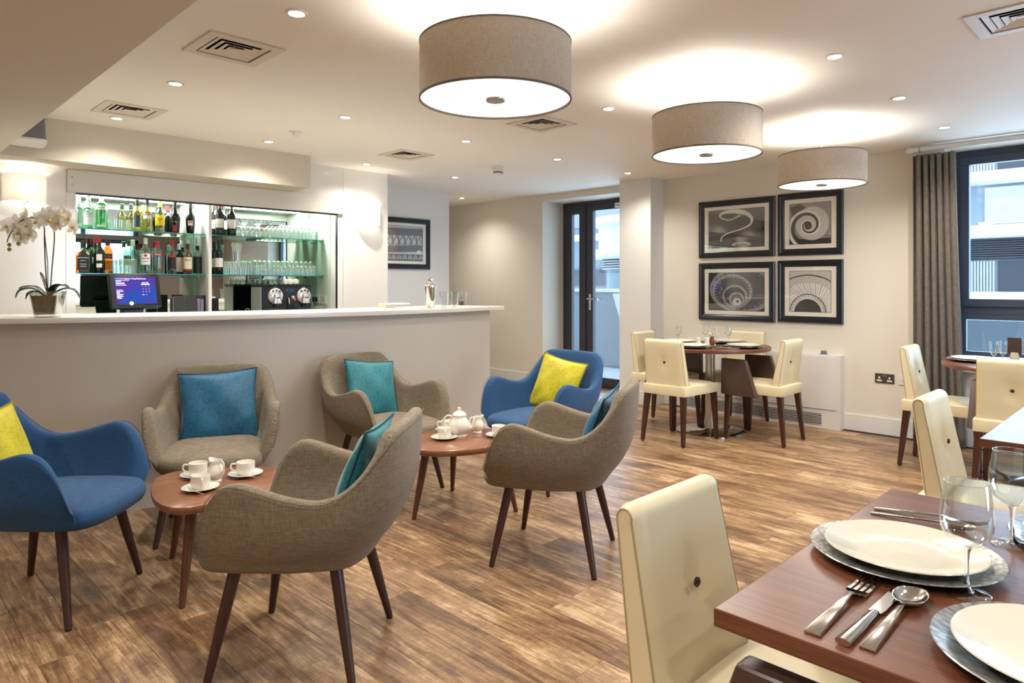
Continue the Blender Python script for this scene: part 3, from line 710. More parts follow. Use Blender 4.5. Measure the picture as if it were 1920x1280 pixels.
GG, GB = 'brown grey wool armchairs around the coffee tables', 'royal blue linen armchairs around the coffee tables'
p, r = face((-.72, 2.40), (-.467, .03)); chA = make_armchair(MT['grey'], 'brown grey herringbone armchair in the foreground, seen from its side and back', GG, p, r)
p, r = face((.207, 3.265), (-.44, .142)); chB = copy_tree(chA, None, p, r, 'brown grey armchair right of the far coffee table, back to the open floor')
p, r = face((-1.569, 3.61), (.33, -.94)); chC = copy_tree(chA, None, p, r, 'brown grey armchair against the bar facing the viewer, behind the near coffee table')
p, r = face((-.78, 4.27), (.74, -.67)); chD = copy_tree(chA, None, p, r, 'brown grey armchair against the bar left of the teapot table, with teal cushion')
p, r = face((.185, 4.46), (-.66, -.75)); chE = make_armchair(MT['blue'], 'royal blue armchair at the end of the bar, before the glass door', GB, p, r)
p, r = face((-1.88, 2.77), (1, .02)); chF = copy_tree(chE, None, p, r, 'royal blue armchair cut off by the left picture edge')

# cushions
def cush_mat(name, c1, c2):
    nt = NT(name); b = bsdf(nt, lin(c1), .55); b.inputs['Sheen Weight'].default_value = .25; b.inputs['Sheen Roughness'].default_value = .35
    tc = nt.n('ShaderNodeTexCoord'); mp = nt.n('ShaderNodeMapping'); mp.inputs['Scale'].default_value = (1, 75, 115); nt.l(tc, mp, 3)
    m3 = nt.n('ShaderNodeMapping'); m3.inputs['Rotation'].default_value = (0, -pi/2, 0); nt.l(mp, m3)
    vo = nt.n('ShaderNodeTexVoronoi', _Scale=1.0, _Randomness=.85); vo.voronoi_dimensions = '3D'; nt.l(m3, vo)
    no = nt.n('ShaderNodeTexNoise', _Scale=9.0, _Detail=4.0); nt.l(tc, no, 3)
    ad = nt.n('ShaderNodeMix', data_type='FLOAT'); ad.inputs[0].default_value = .5; nt.l(vo, ad, 0, 2); nt.l(no, ad, 0, 3)
    mr = nt.n('ShaderNodeMapRange'); mr.inputs[1].default_value = .30; mr.inputs[2].default_value = .72; nt.l(ad, mr)
    mx = nt.n('ShaderNodeMix', data_type='RGBA'); mx.inputs[6].default_value = (*lin(c2), 1); mx.inputs[7].default_value = (*lin(c1), 1)
    nt.l(mr, mx, 0, 0); nt.l(mx, b, 2, 0)
    bp = nt.n('ShaderNodeBump', _Strength=.45, _Distance=.004); nt.l(vo, bp, 0, 2); nt.l(bp, b, 0, 'Normal'); return nt.m
MT['teal'] = cush_mat('teal velvet', '146270', '27838c'); MT['petrol'] = cush_mat('petrol blue velvet', '0b4866', '17688c'); MT['yellow'] = cush_mat('chartreuse velvet', 'b0a414', 'd2c61c')
def cushion(mat, pm, lab, group, chair, off=(-.165, 0, .655), tilt=-19, roll=0, S=.225, thick=.055, seed=1):
    rnd = random.Random(seed); N = 22; v = []; F = []
    ph = [rnd.uniform(0, 6) for _ in range(6)]
    def pos(i, j, s):
        u, w_ = -1 + 2*i/N, -1 + 2*j/N
        # edges bow inwards, corners stay out
        U = u*(1 - .085*(1-w_*w_)*abs(u)**2); V_ = w_*(1 - .085*(1-u*u)*abs(w_)**2)
        h = thick*((1-u*u)**.55)*((1-w_*w_)**.55)
        h += .006*sin(5*u + 3*w_ + ph[0])*(1-u*u)*(1-w_*w_) + .005*sin(8*(u-w_) + ph[1])*(1-u*u)*(1-w_*w_)*abs(u*w_)*4
        crease = sum(.007*math.exp(-((abs(u)-abs(w_)+ q)**2)*60)*abs(u*w_) for q in (-.14, .12)); h -= crease*(1-u*u)**.5*(1-w_*w_)**.5*2
        return (s*h, U*S, V_*S)
    for s in (1, -1):
        for i in range(N+1):
            for j in range(N+1): v.append(pos(i, j, s))
    n1 = N+1
    for s in range(2):
        o_ = s*n1*n1
        for i in range(N):
            for j in range(N):
                q = (o_+i*n1+j, o_+(i+1)*n1+j, o_+(i+1)*n1+j+1, o_+i*n1+j+1); F.append(q if s == 0 else q[::-1])
    t = empty('cushion', (0, 0, 0), 0, lab, 'cushion', group)
    o = mk('cover', (v, F), mat, t, smooth=180, merge=True)
    e = [pos(i, 0, 1) for i in range(N)] + [pos(N, j, 1) for j in range(N)] + [pos(i, N, 1) for i in range(N, 0, -1)] + [pos(0, j, 1) for j in range(N, 0, -1)]
    mk('piping', tube(e, .0038, 6, closed=True), pm, t, smooth=180)
    M = Matrix.Translation(chair.location) @ Matrix.Rotation(chair.rotation_euler[2], 4, 'Z') @ Matrix.Translation(off) @ Matrix.Rotation(radians(tilt), 4, 'Y') @ Matrix.Rotation(radians(roll), 4, 'X')
    t.matrix_world = M; t.location = M.to_translation(); t.rotation_euler = M.to_euler(); return t
tp_, pp_, yp_ = M0('dark teal piping', '0d4a55', .6), M0('dark petrol piping', '09354c', .6), M0('ochre piping', '8d8414', .6)
GC = 'velvet scatter cushions in the armchairs'
cushion(MT['petrol'], pp_, 'petrol blue velvet cushion facing the viewer in the armchair against the bar', GC, chC, (-.195, .005, .600), -19, 3, .206, seed=2)
cushion(MT['teal'], tp_, 'teal velvet cushion leaning in the foreground armchair, seen edge on', GC, chA, (-.190, -.01, .612), -20, 2, .198, seed=3)
cushion(MT['teal'], tp_, 'teal velvet cushion in the armchair left of the teapot table', GC, chD, (-.200, .03, .605), -19, -7, .19, seed=4)
cushion(MT['petrol'], pp_, 'petrol blue velvet cushion seen edge on in the armchair right of the teapot table', GC, chB, (-.205, .0, .606), -21, -3, .192, seed=5)
cushion(MT['yellow'], yp_, 'chartreuse velvet cushion in the blue armchair at the bar end', GC, chE, (-.200, -.02, .600), -19, -9, .192, seed=6)
cushion(MT['yellow'], yp_, 'chartreuse velvet cushion in the blue armchair at the left edge', GC, chF, (-.190, -.02, .585), -19, 4, .192, seed=7)

# ================================================================= COFFEE TABLES
def coffee(pts, legs, lab, axis):
    pw = [W(a, b) for a, b in pts]; c = (sum(p[0] for p in pw)/len(pw), sum(p[1] for p in pw)/len(pw))
    sp = [(p.x, p.y) for p in spline([(x-c[0], y-c[1], 0) for x, y in pw], 6)]
    t = empty('coffee_table', (c[0], c[1], 0), 0, lab, 'coffee table', 'pebble shaped walnut coffee tables')
    lev = [(.93, .385), (.97, .388), (.995, .402), (1.0, .412), (.992, .4185), (.98, .42), (0, .42)]; v = []; n = len(sp)
    for s, z in lev:
        for x, y in sp: v.append((x*s, y*s, z))
    F = ring_faces(len(lev), n); F.append(tuple(range(n-1, -1, -1)))
    mk('top', (v, F), MT['top'], t, smooth=30)
    for (a, b) in legs:
        x, y = W(a, b); x -= c[0]; y -= c[1]; q = .72
        k = mk('leg', tube([(x*q, y*q, .388), (x*(q+.14), y*(q+.14), .19), (x, y, .003)], [.023, .019, .012], 14), MT['legwarm'], t)
        mk('foot_glide', xf(lathe([(.010, 0), (.010, .004)], 10), (x, y, 0)), MT['black'], k)
    return t
coffee([(-1.347,2.652),(-1.27,2.632),(-1.18,2.682),(-1.06,2.80),(-.975,2.93),(-.955,3.07),(-1.03,3.18),(-1.2,3.225),(-1.43,3.205),(-1.555,3.14),(-1.585,3.04),(-1.535,2.90),(-1.44,2.74)],
       [(-1.307, 2.703), (-1.589, 3.193), (-1.02, 3.16)], 'walnut pebble coffee table nearest the viewer with three cups and a milk jug', 0)
coffee([(-.523,3.62),(-.545,3.76),(-.529,3.93),(-.455,4.06),(-.31,4.105),(-.14,4.08),(-.02,3.98),(.01,3.84),(-.05,3.70),(-.16,3.59),(-.32,3.53),(-.46,3.54)],
       [(-.5356, 3.726), (-.371, 4.243), (.023, 3.845)], 'walnut pebble coffee table farther back with the teapot', 0)

# ================================================================= DINING CHAIRS
def back_vf():
    # side profile (x forward, z up), local origin under the seat centre; the seat is 0.48 deep
    prof = []
    z0, z1 = .40, .84
    xb0, xb1 = -.205, -.262          # rear face bottom / top
    t0, t1 = .085, .058              # thickness bottom / top
    for k in range(9): u = k/8; prof.append((xb0 + (xb1-xb0)*u, z0 + (z1-.03-z0)*u))
    cx, cz, rr = xb1 + t1/2, z1-.03, t1/2
    for k in range(1, 8): a = pi - pi*k/8; prof.append((cx + rr*cos(a), cz + .030*sin(a)))
    for k in range(9): u = 1 - k/8; prof.append((xb0 + t0 + (xb1+t1-xb0-t0)*u, z0 + (z1-.03-z0)*u))
    m = len(prof); NY = 16; v = []
    for j in range(NY+1):
        w_ = -1 + 2*j/NY
        for i, (x, z) in enumerate(prof):
            half = .186 - .016*(z-z0)/(z1-z0)
            y = w_*half
            ed = .012*max(0, (abs(w_)-.9)/.1)**2                   # soft side edges
            front = i >= 16
            d2 = (y**2 + (z-.655)**2)
            dm = .016*math.exp(-d2/.0011) + .006*math.exp(-d2/.006)
            cr = .6*.012*math.exp(-((abs(y) - .0*abs(z-.655))**2)/.0004)*math.exp(-((z-.655)**2)/.006)
            if i in range(1, 8): x += dm + cr*.3
            elif i in range(17, m-1): x -= dm + cr
            x += ed*(1 - 2*min(1, max(0, (i-8)/8)))
            if 8 < i < 16: z -= ed*.6
            v.append((x, y, z))
    F = []
    for j in range(NY):
        for i in range(m):
            k = (i+1) % m; F.append((j*m+i, (j+1)*m+i, (j+1)*m+k, j*m+k))
    F += [tuple(range(m)), tuple(range(NY*m+m-1, NY*m-1, -1))]
    side = [v[:m], v[NY*m:NY*m+m]]
    return (v, F), side
def seat_box():
    X0_, X1_, = -.235, .245; lev = []; v = []
    n = 10
    for j in range(n+1):
        for i in range(n+1):
            u, w_ = i/n, -1 + 2*j/n
            hw = .195 + .030*u
            z = .470 + .018*(1-(2*u-1)**4)*(1-w_**4)
            if u > .9: z -= .006
            v.append((X0_ + (X1_-X0_)*u, w_*hw, z))
    for j in range(n+1):
        for i in range(n+1):
            u, w_ = i/n, -1 + 2*j/n; hw = .195 + .030*u; v.append((X0_ + (X1_-X0_)*u, w_*hw, .392))
    F = []; N1 = n+1; O = N1*N1
    for j in range(n):
        for i in range(n):
            a = j*N1+i; F.append((a, a+1, a+N1+1, a+N1)); F.append((O+a, O+a+N1, O+a+N1+1, O+a+1))
    for i in range(n):
        F += [(i, i+O, i+1+O, i+1), (n*N1+i, n*N1+i+1, n*N1+i+1+O, n*N1+i+O)]
        a, b_ = i*N1, (i+1)*N1; F += [(a, b_, b_+O, a+O), (a+n, a+n+O, b_+n+O, b_+n)]
    return v, F
def arm_vf(s):
    # leather wrapped slab, bent inwards at the front; rear edge slants
    def sec(xr, z, tn):
        pl = [(xr, .262), (.185, .262), (.268, .232), (.258, .185), (.175, .214), (xr, .214)]
        return [(x, s*(y - tn), z) for x, y in pl]
    v = sec(-.055, .372, 0) + sec(.045, .668, .006); n = 6
    return v, [tuple(range(n-1, -1, -1)), tuple(range(n, 2*n))] + [(i, (i+1) % n, (i+1) % n + n, i+n) for i in range(n)]
_dc = {}
def dining_chair(lab, c, rz, arms=False, group=None):
    key = arms
    if key in _dc: return copy_tree(_dc[key], None, (c[0], c[1], 0), rz, lab, group)
    t = empty('dining_chair', (c[0], c[1], 0), rz, lab, 'dining chair', group)
    bv, side = back_vf()
    bk = mk('backrest', bv, MT['cream'], t, smooth=50)
    for s in side: mk('piping', tube(s, .0022, 5, closed=True), M0('tan stitching', 'a8996f', .6), bk)
    for x, ry in ((-.2225, -pi/2), (-.168, pi/2)):
        mk('button', xf(lathe([(.010, -.004), (.011, 0), (.007, .003), (0, .004)], 12), (x, 0, .655), ry=ry), MT['button'], bk)
    mk('seat', seat_box(), MT['cream'], t, smooth=50, bevel=.008, seg=2)
    for x, y, fx, fy in ((.215, .195, .232, .213), (.215, -.195, .232, -.213), (-.205, .165, -.247, .188), (-.205, -.165, -.247, -.188)):
        k = mk('leg', sqleg((fx, fy, .008), (x, y, .40), .026, .044), MT['legwarm'] if False else MT['legdark2'], t, smooth=0, bevel=.003)
        mk('foot_glide', xf(lathe([(.010, 0), (.010, .009)], 10), (fx, fy, 0)), MT['black'], k)
    if arms:
        for s in (-1, 1): mk('armrest', arm_vf(s), MT['brown'], t, smooth=30, bevel=.010, seg=3)
    _dc[key] = t
    return t
MT['legdark2'] = wood('dark mahogany chair leg', '2c1510', '4f2a20', 2, .3)
def at(a, b): return W(a, b)
TG = W(1.73, 5.957); TH_ = W(3.42, 4.50)
GD = 'cream leather dining chairs at the laid tables'
fX, fnX, fY, fnY = 0, pi, pi/2, -pi/2
dining_chair('cream leather chair back to the viewer at the far round table, without arms', at(1.38, 5.645), fX, False, GD)
dining_chair('cream chair with brown arms on the right of the far round table', at(2.09, 5.66), fY, True, GD)
dining_chair('cream chair behind the far round table, back to the white casing', at(2.075, 6.325), fnX, False, GD)
dining_chair('cream chair with brown arms left of the far round table by the column', at(1.40, 6.27), fnY, True, GD)
dining_chair('cream chair by the grey curtain at the left of the window table', at(3.05, 4.79), fnY, False, GD)
dining_chair('cream chair with brown arms before the window table, back to the viewer', at(3.09, 4.16), fX, True, GD)
dining_chair('cream leather chair at the middle right rectangular table, seen from its left', (3.157, .525), fnY, False, GD)
dining_chair('large cream leather chair with brown arms in the right foreground', (1.29, .57), fnY, True, GD)

# ================================================================= DINING TABLES
def round_table(c, lab):
    t = empty('round_table', (c[0], c[1], 0), 0, lab, 'dining table', 'round mahogany pedestal tables')
    mk('top', lathe([(.492, .721), (.5, .725), (.5, .745), (.495, .75), (0, .75)], 72), MT['mahog'], t, smooth=30)
    mk('column', lathe([(.042, .02), (.042, .71), (.11, .712), (.11, .721)], 36), MT['steel'], t)
    mk('base', lathe([(.29, 0), (.29, .010), (.285, .014), (.06, .022), (.05, .03), (.043, .032)], 64), MT['chrome'], t)
    return t
round_table(TG, 'round mahogany table on a steel pedestal before the staircase prints')
round_table(TH_, 'round mahogany table by the window, mostly hidden by chairs')
def rect_table(x0, x1, y0, y1, lab, legs):
    t = empty('rectangular_table', ((x0+x1)/2, (y0+y1)/2, 0), 0, lab, 'dining table', 'rectangular mahogany dining tables')
    hx, hy = (x1-x0)/2, (y1-y0)/2
    mk('top', box(-hx, hx, -hy, hy, .72, .75), MT['mahog'], t, smooth=0, bevel=.0025)
    mk('underframe', box(-hx*.6, hx*.6, -hy*.5, hy*.5, .69, .72), MT['legdark2'], t, smooth=0)
    mk('pedestal', box(-.06, .06, -.06, .06, .03, .69), MT['legdark2'], t, smooth=0, bevel=.004)
    mk('base', box(-.26, .26, -.22, .22, 0, .03), MT['legdark2'], t, smooth=0, bevel=.006)
    return t
rect_table(1.025, 1.95, -.30, .558, 'large mahogany rectangular table laid for dinner in the right foreground', 4)
rect_table(2.80, 3.69, -.33, .525, 'mahogany rectangular table at the middle right edge, reflecting the window', 4)
# ================================================================= CASING, CURTAIN, SOCKETS
t = empty('fan_coil_casing', (XR, 2.19, 0), 0, 'white boxed heater casing under the staircase prints with a low grille', 'heater')
cw, cz, cdp = 1.57, .655, .112
mk('body', join(box(-cdp, 0, 0, cw, .138, cz), box(-cdp, 0, 0, .16, 0, .138), box(-cdp, 0, cw-.05, cw, 0, .138), box(-cdp, 0, .16, cw-.05, .128, .138), box(-cdp, 0, .16, cw-.05, 0, .022), box(-.03, 0, .16, cw-.05, .022, .128)), MT['trimw'], t, smooth=0)
mk('front_panel', box(-cdp-.008, -cdp, .035, cw-.03, .172, cz-.012), MT['trimw'], t, smooth=0, bevel=.002)
mk('grille_backing', box(-.05, -.03, .16, cw-.05, .022, .128), MT['black'], t, smooth=0)
for k in range(7): mk('grille_slat', box(-cdp-.002, -cdp+.012, .16, cw-.05, .028+.0145*k, .0325+.0145*k), MT['trimw'], t, smooth=0)
for k in range(14): mk('grille_bar', box(-cdp+.004, -cdp+.010, .2+.1*k, .203+.1*k, .022, .128), MT['steel'], t, smooth=0)
t2 = empty('door_stop_knob', (XR-.06, 2.35, cz), 0, 'small grey round knob standing on the white heater casing', 'knob')
mk('dial', lathe([(.034, 0), (.034, .006), (.024, .008), (.024, .028), (.020, .032), (0, .032)], 20), M0('grey plastic', '6a6c6f', .4), t2)

ct = empty('curtain', (XR-.11, 1.46, 0), 0, 'grey brown slubby curtain hanging left of the window', 'curtain')
NW, NZ = 96, 30; v = []
top_w, bot_w = .30, .37
for j in range(NZ+1):
    u = j/NZ; z = 2.325 - u*(2.325-.015)
    width = top_w + (bot_w-top_w)*u**1.2
    for i in range(NW+1):
        s = i/NW
        amp = .034*(1 - .25*u); fl = 1 if s < .72 else 1
        ph = 2*pi*(6.2*s**1.12)
        x = amp*sin(ph)*(1 if s < .75 else .45) + .008*sin(3*ph+u*3)*u - .02*s
        y = .165 - width*s + .006*sin(2*ph)
        v.append((x, y, z))
F = ring_faces(NZ+1, NW+1, closed=False)
cm = weave('slubby grey curtain linen', '24211f', '8f8476', 700, rough=.85, streak=.6)
co = mk('drape', (v, F), cm, ct, smooth=180); m = co.modifiers.new('th', 'SOLIDIFY'); m.thickness = .004
hm = [v[(NW+1)*j + NW] for j in range(NZ+1)]
mk('side_hem', tube(hm, .003, 6), M0('pale hem lining', 'b9afa2', .8), ct)
cp = empty('curtain_pole', (XR-.12, 1.645, 2.372), 0, 'thick white curtain pole running under the ceiling above the window', 'curtain pole')
mk('pole', xf(tube([(0, 0, 0), (0, -3.0, 0)], .024, 20), (0, 0, 0)), MT['trimw'], cp)
mk('end_cap', xf(lathe([(0, -.024), (.028, -.022), (.029, .012), (.024, .016)], 20), (0, 0, 0), rx=pi/2), MT['trimw'], cp)
mk('end_ring', xf(lathe([(.026, 0), (.027, .004), (.026, .008)], 20), (0, -.07, 0), rx=pi/2), MT['steel'], cp)
mk('ceiling_bracket', box(-.012, .012, -.92, -.90, .02, .033), MT['trimw'], cp, smooth=0)

def on_wall(px, py, z=None):
    y = onX(px, XR); d = (XR + y)/sqrt(2); return y, H0 + (533-py)*d/1280
def plate(name, ya, yb, za, zb, mat, lab, cat, X=XR, th=.008):
    t = empty(name, (X, (ya+yb)/2, (za+zb)/2), 0, lab, cat)
    w_, h_ = abs(ya-yb)/2, (zb-za)/2
    mk('face_plate', xf(prism(rrect(-w_, w_, -h_, h_, .006, 3), 0, th), ry=-pi/2, rx=0, rz=0) if False else box(-th, 0, -w_, w_, -h_, h_), mat, t, smooth=0, bevel=.002)
    return t
ya, zt = on_wall(1641, 698); yb, zb = on_wall(1677, 719)
s = plate('double_socket', ya, yb, zb-.003, zt-.004, M0('bronze face plate', '5b5148', .35, .6), 'bronze double wall socket with white sockets, left of the curtain', 'socket')
wi = MT['china']
for sy in (.04, -.04):
    mk('earth_slot', box(-.011, -.008, sy-.007, sy+.007, -.004, .014), wi, s, smooth=0)
    mk('pin_slots', box(-.011, -.008, sy-.020, sy+.020, -.026, -.013), wi, s, smooth=0)
for sy in (.009, -.009): mk('switch', box(-.012, -.008, sy-.007, sy+.007, .012, .028), MT['steel'], s, smooth=0, bevel=.001)
ya, zt = on_wall(1685.5, 702); yb, zb = on_wall(1700, 722)
s = plate('switch_plate', ya, yb, zb, zt, MT['trimw'], 'small white switch plate half hidden behind the chair by the curtain', 'switch')
mk('rocker', box(-.012, -.008, -.008, .008, -.012, .012), MT['trimw'], s, smooth=0)
ya, zt = on_wall(860, 548); yb, zb = on_wall(875, 584)
s = plate('thermostat', ya, yb, zb, zt, MT['trimw'], 'white wall controller with a small red mark, seen past the end of the bar', 'thermostat', th=.02)
w_ = (ya-yb)/2
mk('display', box(-.022, -.019, -w_*.6, w_*.6, -.055, .01), M0('grey display', '8b9096', .3), s, smooth=0)
mk('red_button', box(-.024, -.021, -w_*.35, -w_*.1, -.055, .0), M0('red plastic', 'b02a2a', .4), s, smooth=0)
mk('indicator', box(-.024, -.021, -.012, .012, .055, .063), MT['black'], s, smooth=0)

# ================================================================= FRAMED PRINTS
def mkm(name, items, parent):
    V, F, MI, mats = [], [], [], []
    for vf, m in items:
        if m not in mats: mats.append(m)
        n = len(V); V += list(vf[0]); F += [tuple(i+n for i in q) for q in vf[1]]; MI += [mats.index(m)]*len(vf[1])
    me = bpy.data.meshes.new(name); me.from_pydata([tuple(p) for p in V], [], F)
    for m in mats: me.materials.append(m)
    me.polygons.foreach_set('material_index', MI); me.update(); return ob(name, me, parent)
def ribbon(pts, w_, y):
    n = len(pts); v = []
    for i in range(n):
        a = pts[max(i-1, 0)]; b = pts[min(i+1, n-1)]; dx, dz = b[0]-a[0], b[1]-a[1]; L_ = sqrt(dx*dx+dz*dz) or 1
        ww = w_[i] if isinstance(w_, list) else w_
        v += [(pts[i][0]-dz/L_*ww/2, y, pts[i][1]+dx/L_*ww/2), (pts[i][0]+dz/L_*ww/2, y, pts[i][1]-dx/L_*ww/2)]
    return v, [(2*i, 2*i+1, 2*i+3, 2*i+2) for i in range(n-1)]
def clipr(parts, hx, hz):            # keep the drawing inside the print
    out = []
    for (v, f), m in parts:
        v = [(max(-hx, min(hx, p[0])), p[1], max(-hz, min(hz, p[2]))) for p in v]; out.append(((v, f), m))
    return out
def disc(cx, cz, rx, rz_, y, n=40): return [(cx + rx*cos(2*pi*i/n), y, cz + rz_*sin(2*pi*i/n)) for i in range(n)], [tuple(range(n))]
G1, G2, G3, G4, G5 = [M0('print ink %d' % i, c, .6) for i, c in enumerate(('1b191c', '4a4648', '8c8888', 'c4c0bc', 'e8e5e0'))]
MAT_ = M0('ivory picture mount', 'f0ecde', .7); FR = M0('black lacquered frame', '11121c', .28)
def framed(loc, rz, w_, h_, pw, ph, art, lab, member=.06):
    t = empty('framed_print', loc, rz, lab, 'picture', 'black framed black and white photographs')
    a, b = w_/2, h_/2
    sec = [(0, 0), (0, -.022), (.008, -.030), (.022, -.030), (.030, -.022), (.044, -.020), (.052, -.014), (.060, -.010), (.060, 0)]
    v = []
    for (o, y) in sec: v += [(-a+o, y, -b+o), (a-o, y, -b+o), (a-o, y, b-o), (-a+o, y, b-o)]
    F = ring_faces(len(sec), 4)
    mk('frame', (v, F), FR, t, smooth=0)
    mk('mount', box(-a+.055, a-.055, -.007, -.001, -b+.055, b-.055), MAT_, t, smooth=0)
    mkm('photograph', [(box(-pw/2-.004, pw/2+.004, -.0074, -.0065, -ph/2-.004, ph/2+.004), G1), (box(-pw/2, pw/2, -.0078, -.007, -ph/2, ph/2), art[0])] + clipr(art[1], pw/2, ph/2), t)
    mk('glazing', box(-a+.055, a-.055, -.0125, -.0115, -b+.055, b-.055), MT['picglass'], t, smooth=0)
MT['picglass'] = thin_glass('picture glass', 'ffffff', .035, .35, .0)
Y_ = -.0085
def art_s():
    P = []; pts = [(.16*cos(a) - .02, .115 + .045*sin(a)) for a in [radians(x) for x in range(-60, -350, -10)]]
    loop = spline([(.05, .125, 0), (-.06, .085, 0), (-.14, .105, 0), (-.17, .135, 0), (-.12, .165, 0), (.0, .168, 0), (.10, .145, 0), (.165, .09, 0), (.15, .03, 0), (.06, -.01, 0), (-.08, -.045, 0), (-.15, -.085, 0), (-.155, -.125, 0)], 8, closed=False)
    pts = [(p.x, p.y) for p in loop]; n = len(pts); ws = [.010 + .032*math.exp(-((i/n-.46)**2)/.03) for i in range(n)]
    P.append((ribbon(pts, ws, Y_), G5))
    for i in range(n//3, int(n*.62), 2):
        (x, z), (x2, z2) = pts[i], pts[min(i+1, n-1)]; dx, dz = x2-x, z2-z; L_ = sqrt(dx*dx+dz*dz); q = ws[i]/2
        P.append((ribbon([(x-dz/L_*q, z+dx/L_*q), (x+dz/L_*q, z-dx/L_*q)], .0012, Y_-.0003), G3))
    P.append((disc(-.05, .13, .085, .018, Y_-.0001), G1)); P.append((disc(.06, -.16, .10, .022, Y_), G4)); P.append((disc(.06, -.166, .07, .015, Y_-.0002), G2))
    P.append((ribbon([(-.3, -.10), (.3, -.02)], .05, Y_+.0004), G1)); P.append((ribbon([(-.3, -.155), (-.05, -.13)], .07, Y_+.0002), G2))
    return (G2, P)
def spiral(cx, cz, r0, k, t0, t1, n=140, sq=1.0): return [(cx + r0*math.exp(k*t)*cos(t), cz + sq*r0*math.exp(k*t)*sin(t)) for t in [t0 + (t1-t0)*i/n for i in range(n+1)]]
def art_nautilus():
    P = [(ribbon([(-.19, .1), (-.05, .19)], .14, Y_+.0005), G1), (ribbon([(-.19, -.17), (.19, -.17)], .06, Y_+.0004), G1)]
    P.append((disc(.02, .0, .15, .155, Y_+.0002), G4))
    s = spiral(-.015, -.02, .030, .165, 0, 11.6); n = len(s); ws = [.008 + .026*(i/n)**1.6 for i in range(n)]
    P.append((ribbon(s, [w*1.5 for w in ws], Y_), G1)); s2 = spiral(-.015, -.02, .036, .165, 0, 11.6); P.append((ribbon(s2, ws, Y_-.0002), G5))
    for i in range(n//2, n-1, 2):
        (x, z), (x2, z2) = s2[i], s2[i+1]; dx, dz = x2-x, z2-z; L_ = sqrt(dx*dx+dz*dz); q = ws[i]/2
        P.append((ribbon([(x-dz/L_*q, z+dx/L_*q), (x+dz/L_*q, z-dx/L_*q)], .0013, Y_-.0004), G2))
    P.append((disc(-.015, -.02, .035, .037, Y_-.0005), G1)); return (G3, P)
def art_well():
    P = []
    for k, (rx, rz_, cx, cz, w) in enumerate([(.33, .22, .06, .02, .022), (.205, .165, -.04, .0, .020), (.125, .105, -.01, -.045, .015), (.075, .065, .01, -.075, .010)]):
        P.append((disc(cx, cz, rx, rz_, Y_ - .0001*(3*k+1)), [G2, G2, G1, G2][k]))
        pts = [(cx + rx*cos(a), cz + rz_*sin(a)) for a in [2*pi*i/60 for i in range(61)]]
        P.append((ribbon(pts, w, Y_-.0001*(3*k+2)), G3)); P.append((ribbon([(cx + (x-cx)*.93, cz + (z-cz)*.93) for x, z in pts], .002, Y_-.0001*(3*k+3)), G5))
        for i in range(0, 60, 2): x, z = pts[i]; P.append((ribbon([(x, z), (cx + (x-cx)*.80, cz + (z-cz)*.80)], .0028, Y_-.0001*(3*k+3)), G4))
    P.append((disc(.015, -.10, .045, .038, Y_-.0016), G4)); P.append((disc(.018, -.095, .012, .012, Y_-.0018), G1)); return (G1, P)
def art_fan():
    P = []; cx, cz = -.02, -.20
    P.append((disc(cx, cz+.02, .36, .33, Y_+.0004), G4)); P.append((ribbon([(cx + .36*cos(a), cz+.02 + .33*sin(a)) for a in [pi*i/40 for i in range(41)]], .012, Y_+.0002), G2))
    P.append((disc(cx, cz, .31, .28, Y_), G5)); 
    for i in range(34):
        a = pi*i/33; P.append((ribbon([(cx + .31*cos(a), cz + .28*sin(a)), (cx + .14*cos(a-.25), cz + .15*sin(a-.25))], .0035 if i % 2 else .006, Y_-.0002), G3))
    P.append((ribbon([(cx + .165*cos(a), cz + .175*sin(a)) for a in [pi*i/40 for i in range(41)]], .008, Y_-.0003), G1))
    for i in range(30):
        a = pi*i/29; P.append((ribbon([(cx + .16*cos(a), cz + .17*sin(a)), (cx + .125*cos(a), cz + .13*sin(a))], .0025, Y_-.0004), G2))
    P.append((disc(cx, cz, .125, .13, Y_-.0005), G1)); return (G4, P)
def art_lattice():
    P = []
    for k in range(9):
        x = -.34 + .085*k
        P += [(ribbon([(x, -.05), (x+.11, .10)], .010, Y_), G1), (ribbon([(x+.10, -.05), (x, .10)], .008, Y_), G1), (ribbon([(x+.05, -.06), (x+.04, .10)], .012, Y_), G1)]
    P += [(ribbon([(-.31, .13), (.31, .14)], .085, Y_-.0002), G2), (ribbon([(-.31, -.08), (.31, -.05)], .075, Y_-.0002), G2), (ribbon([(-.31, -.17), (.31, -.17)], .09, Y_-.0001), G1)]
    for k in range(8):
        cx = -.27 + .078*k
        for r in (.030, .020, .010): P.append((ribbon([(cx + r*cos(a), -.185 + 1.6*r*sin(a)) for a in [pi*i/12 for i in range(13)]], .004, Y_-.0004), G5))
    P.append((disc(.25, -.095, .035, .02, Y_-.0005), G5)); return (G4, P)
RZ = -pi/2
framed((XR, 3.217, 1.836), RZ, .798, .573, .585, .375, art_s(), 'upper left framed print of a white ribbon like staircase curling on dark')
framed((XR, 2.493, 1.839), RZ, .585, .579, .371, .372, art_nautilus(), 'upper right framed print of a pale shell shaped spiral staircase')
framed((XR, 3.217, 1.208), RZ, .798, .577, .585, .375, art_well(), 'lower left framed print looking down a dark oval stairwell')
framed((XR, 2.493, 1.215), RZ, .585, .576, .371, .372, art_fan(), 'lower right framed print of fanned white stair treads')
framed((4.70, YF, 1.757), 0, .82, .594, .61, .40, art_lattice(), 'framed print of criss cross girders on the wall past the bar')
framed((XR, -1.35, 1.45), RZ, .8, .6, .585, .375, art_lattice(), 'framed print behind the viewer seen only in the bar mirror')

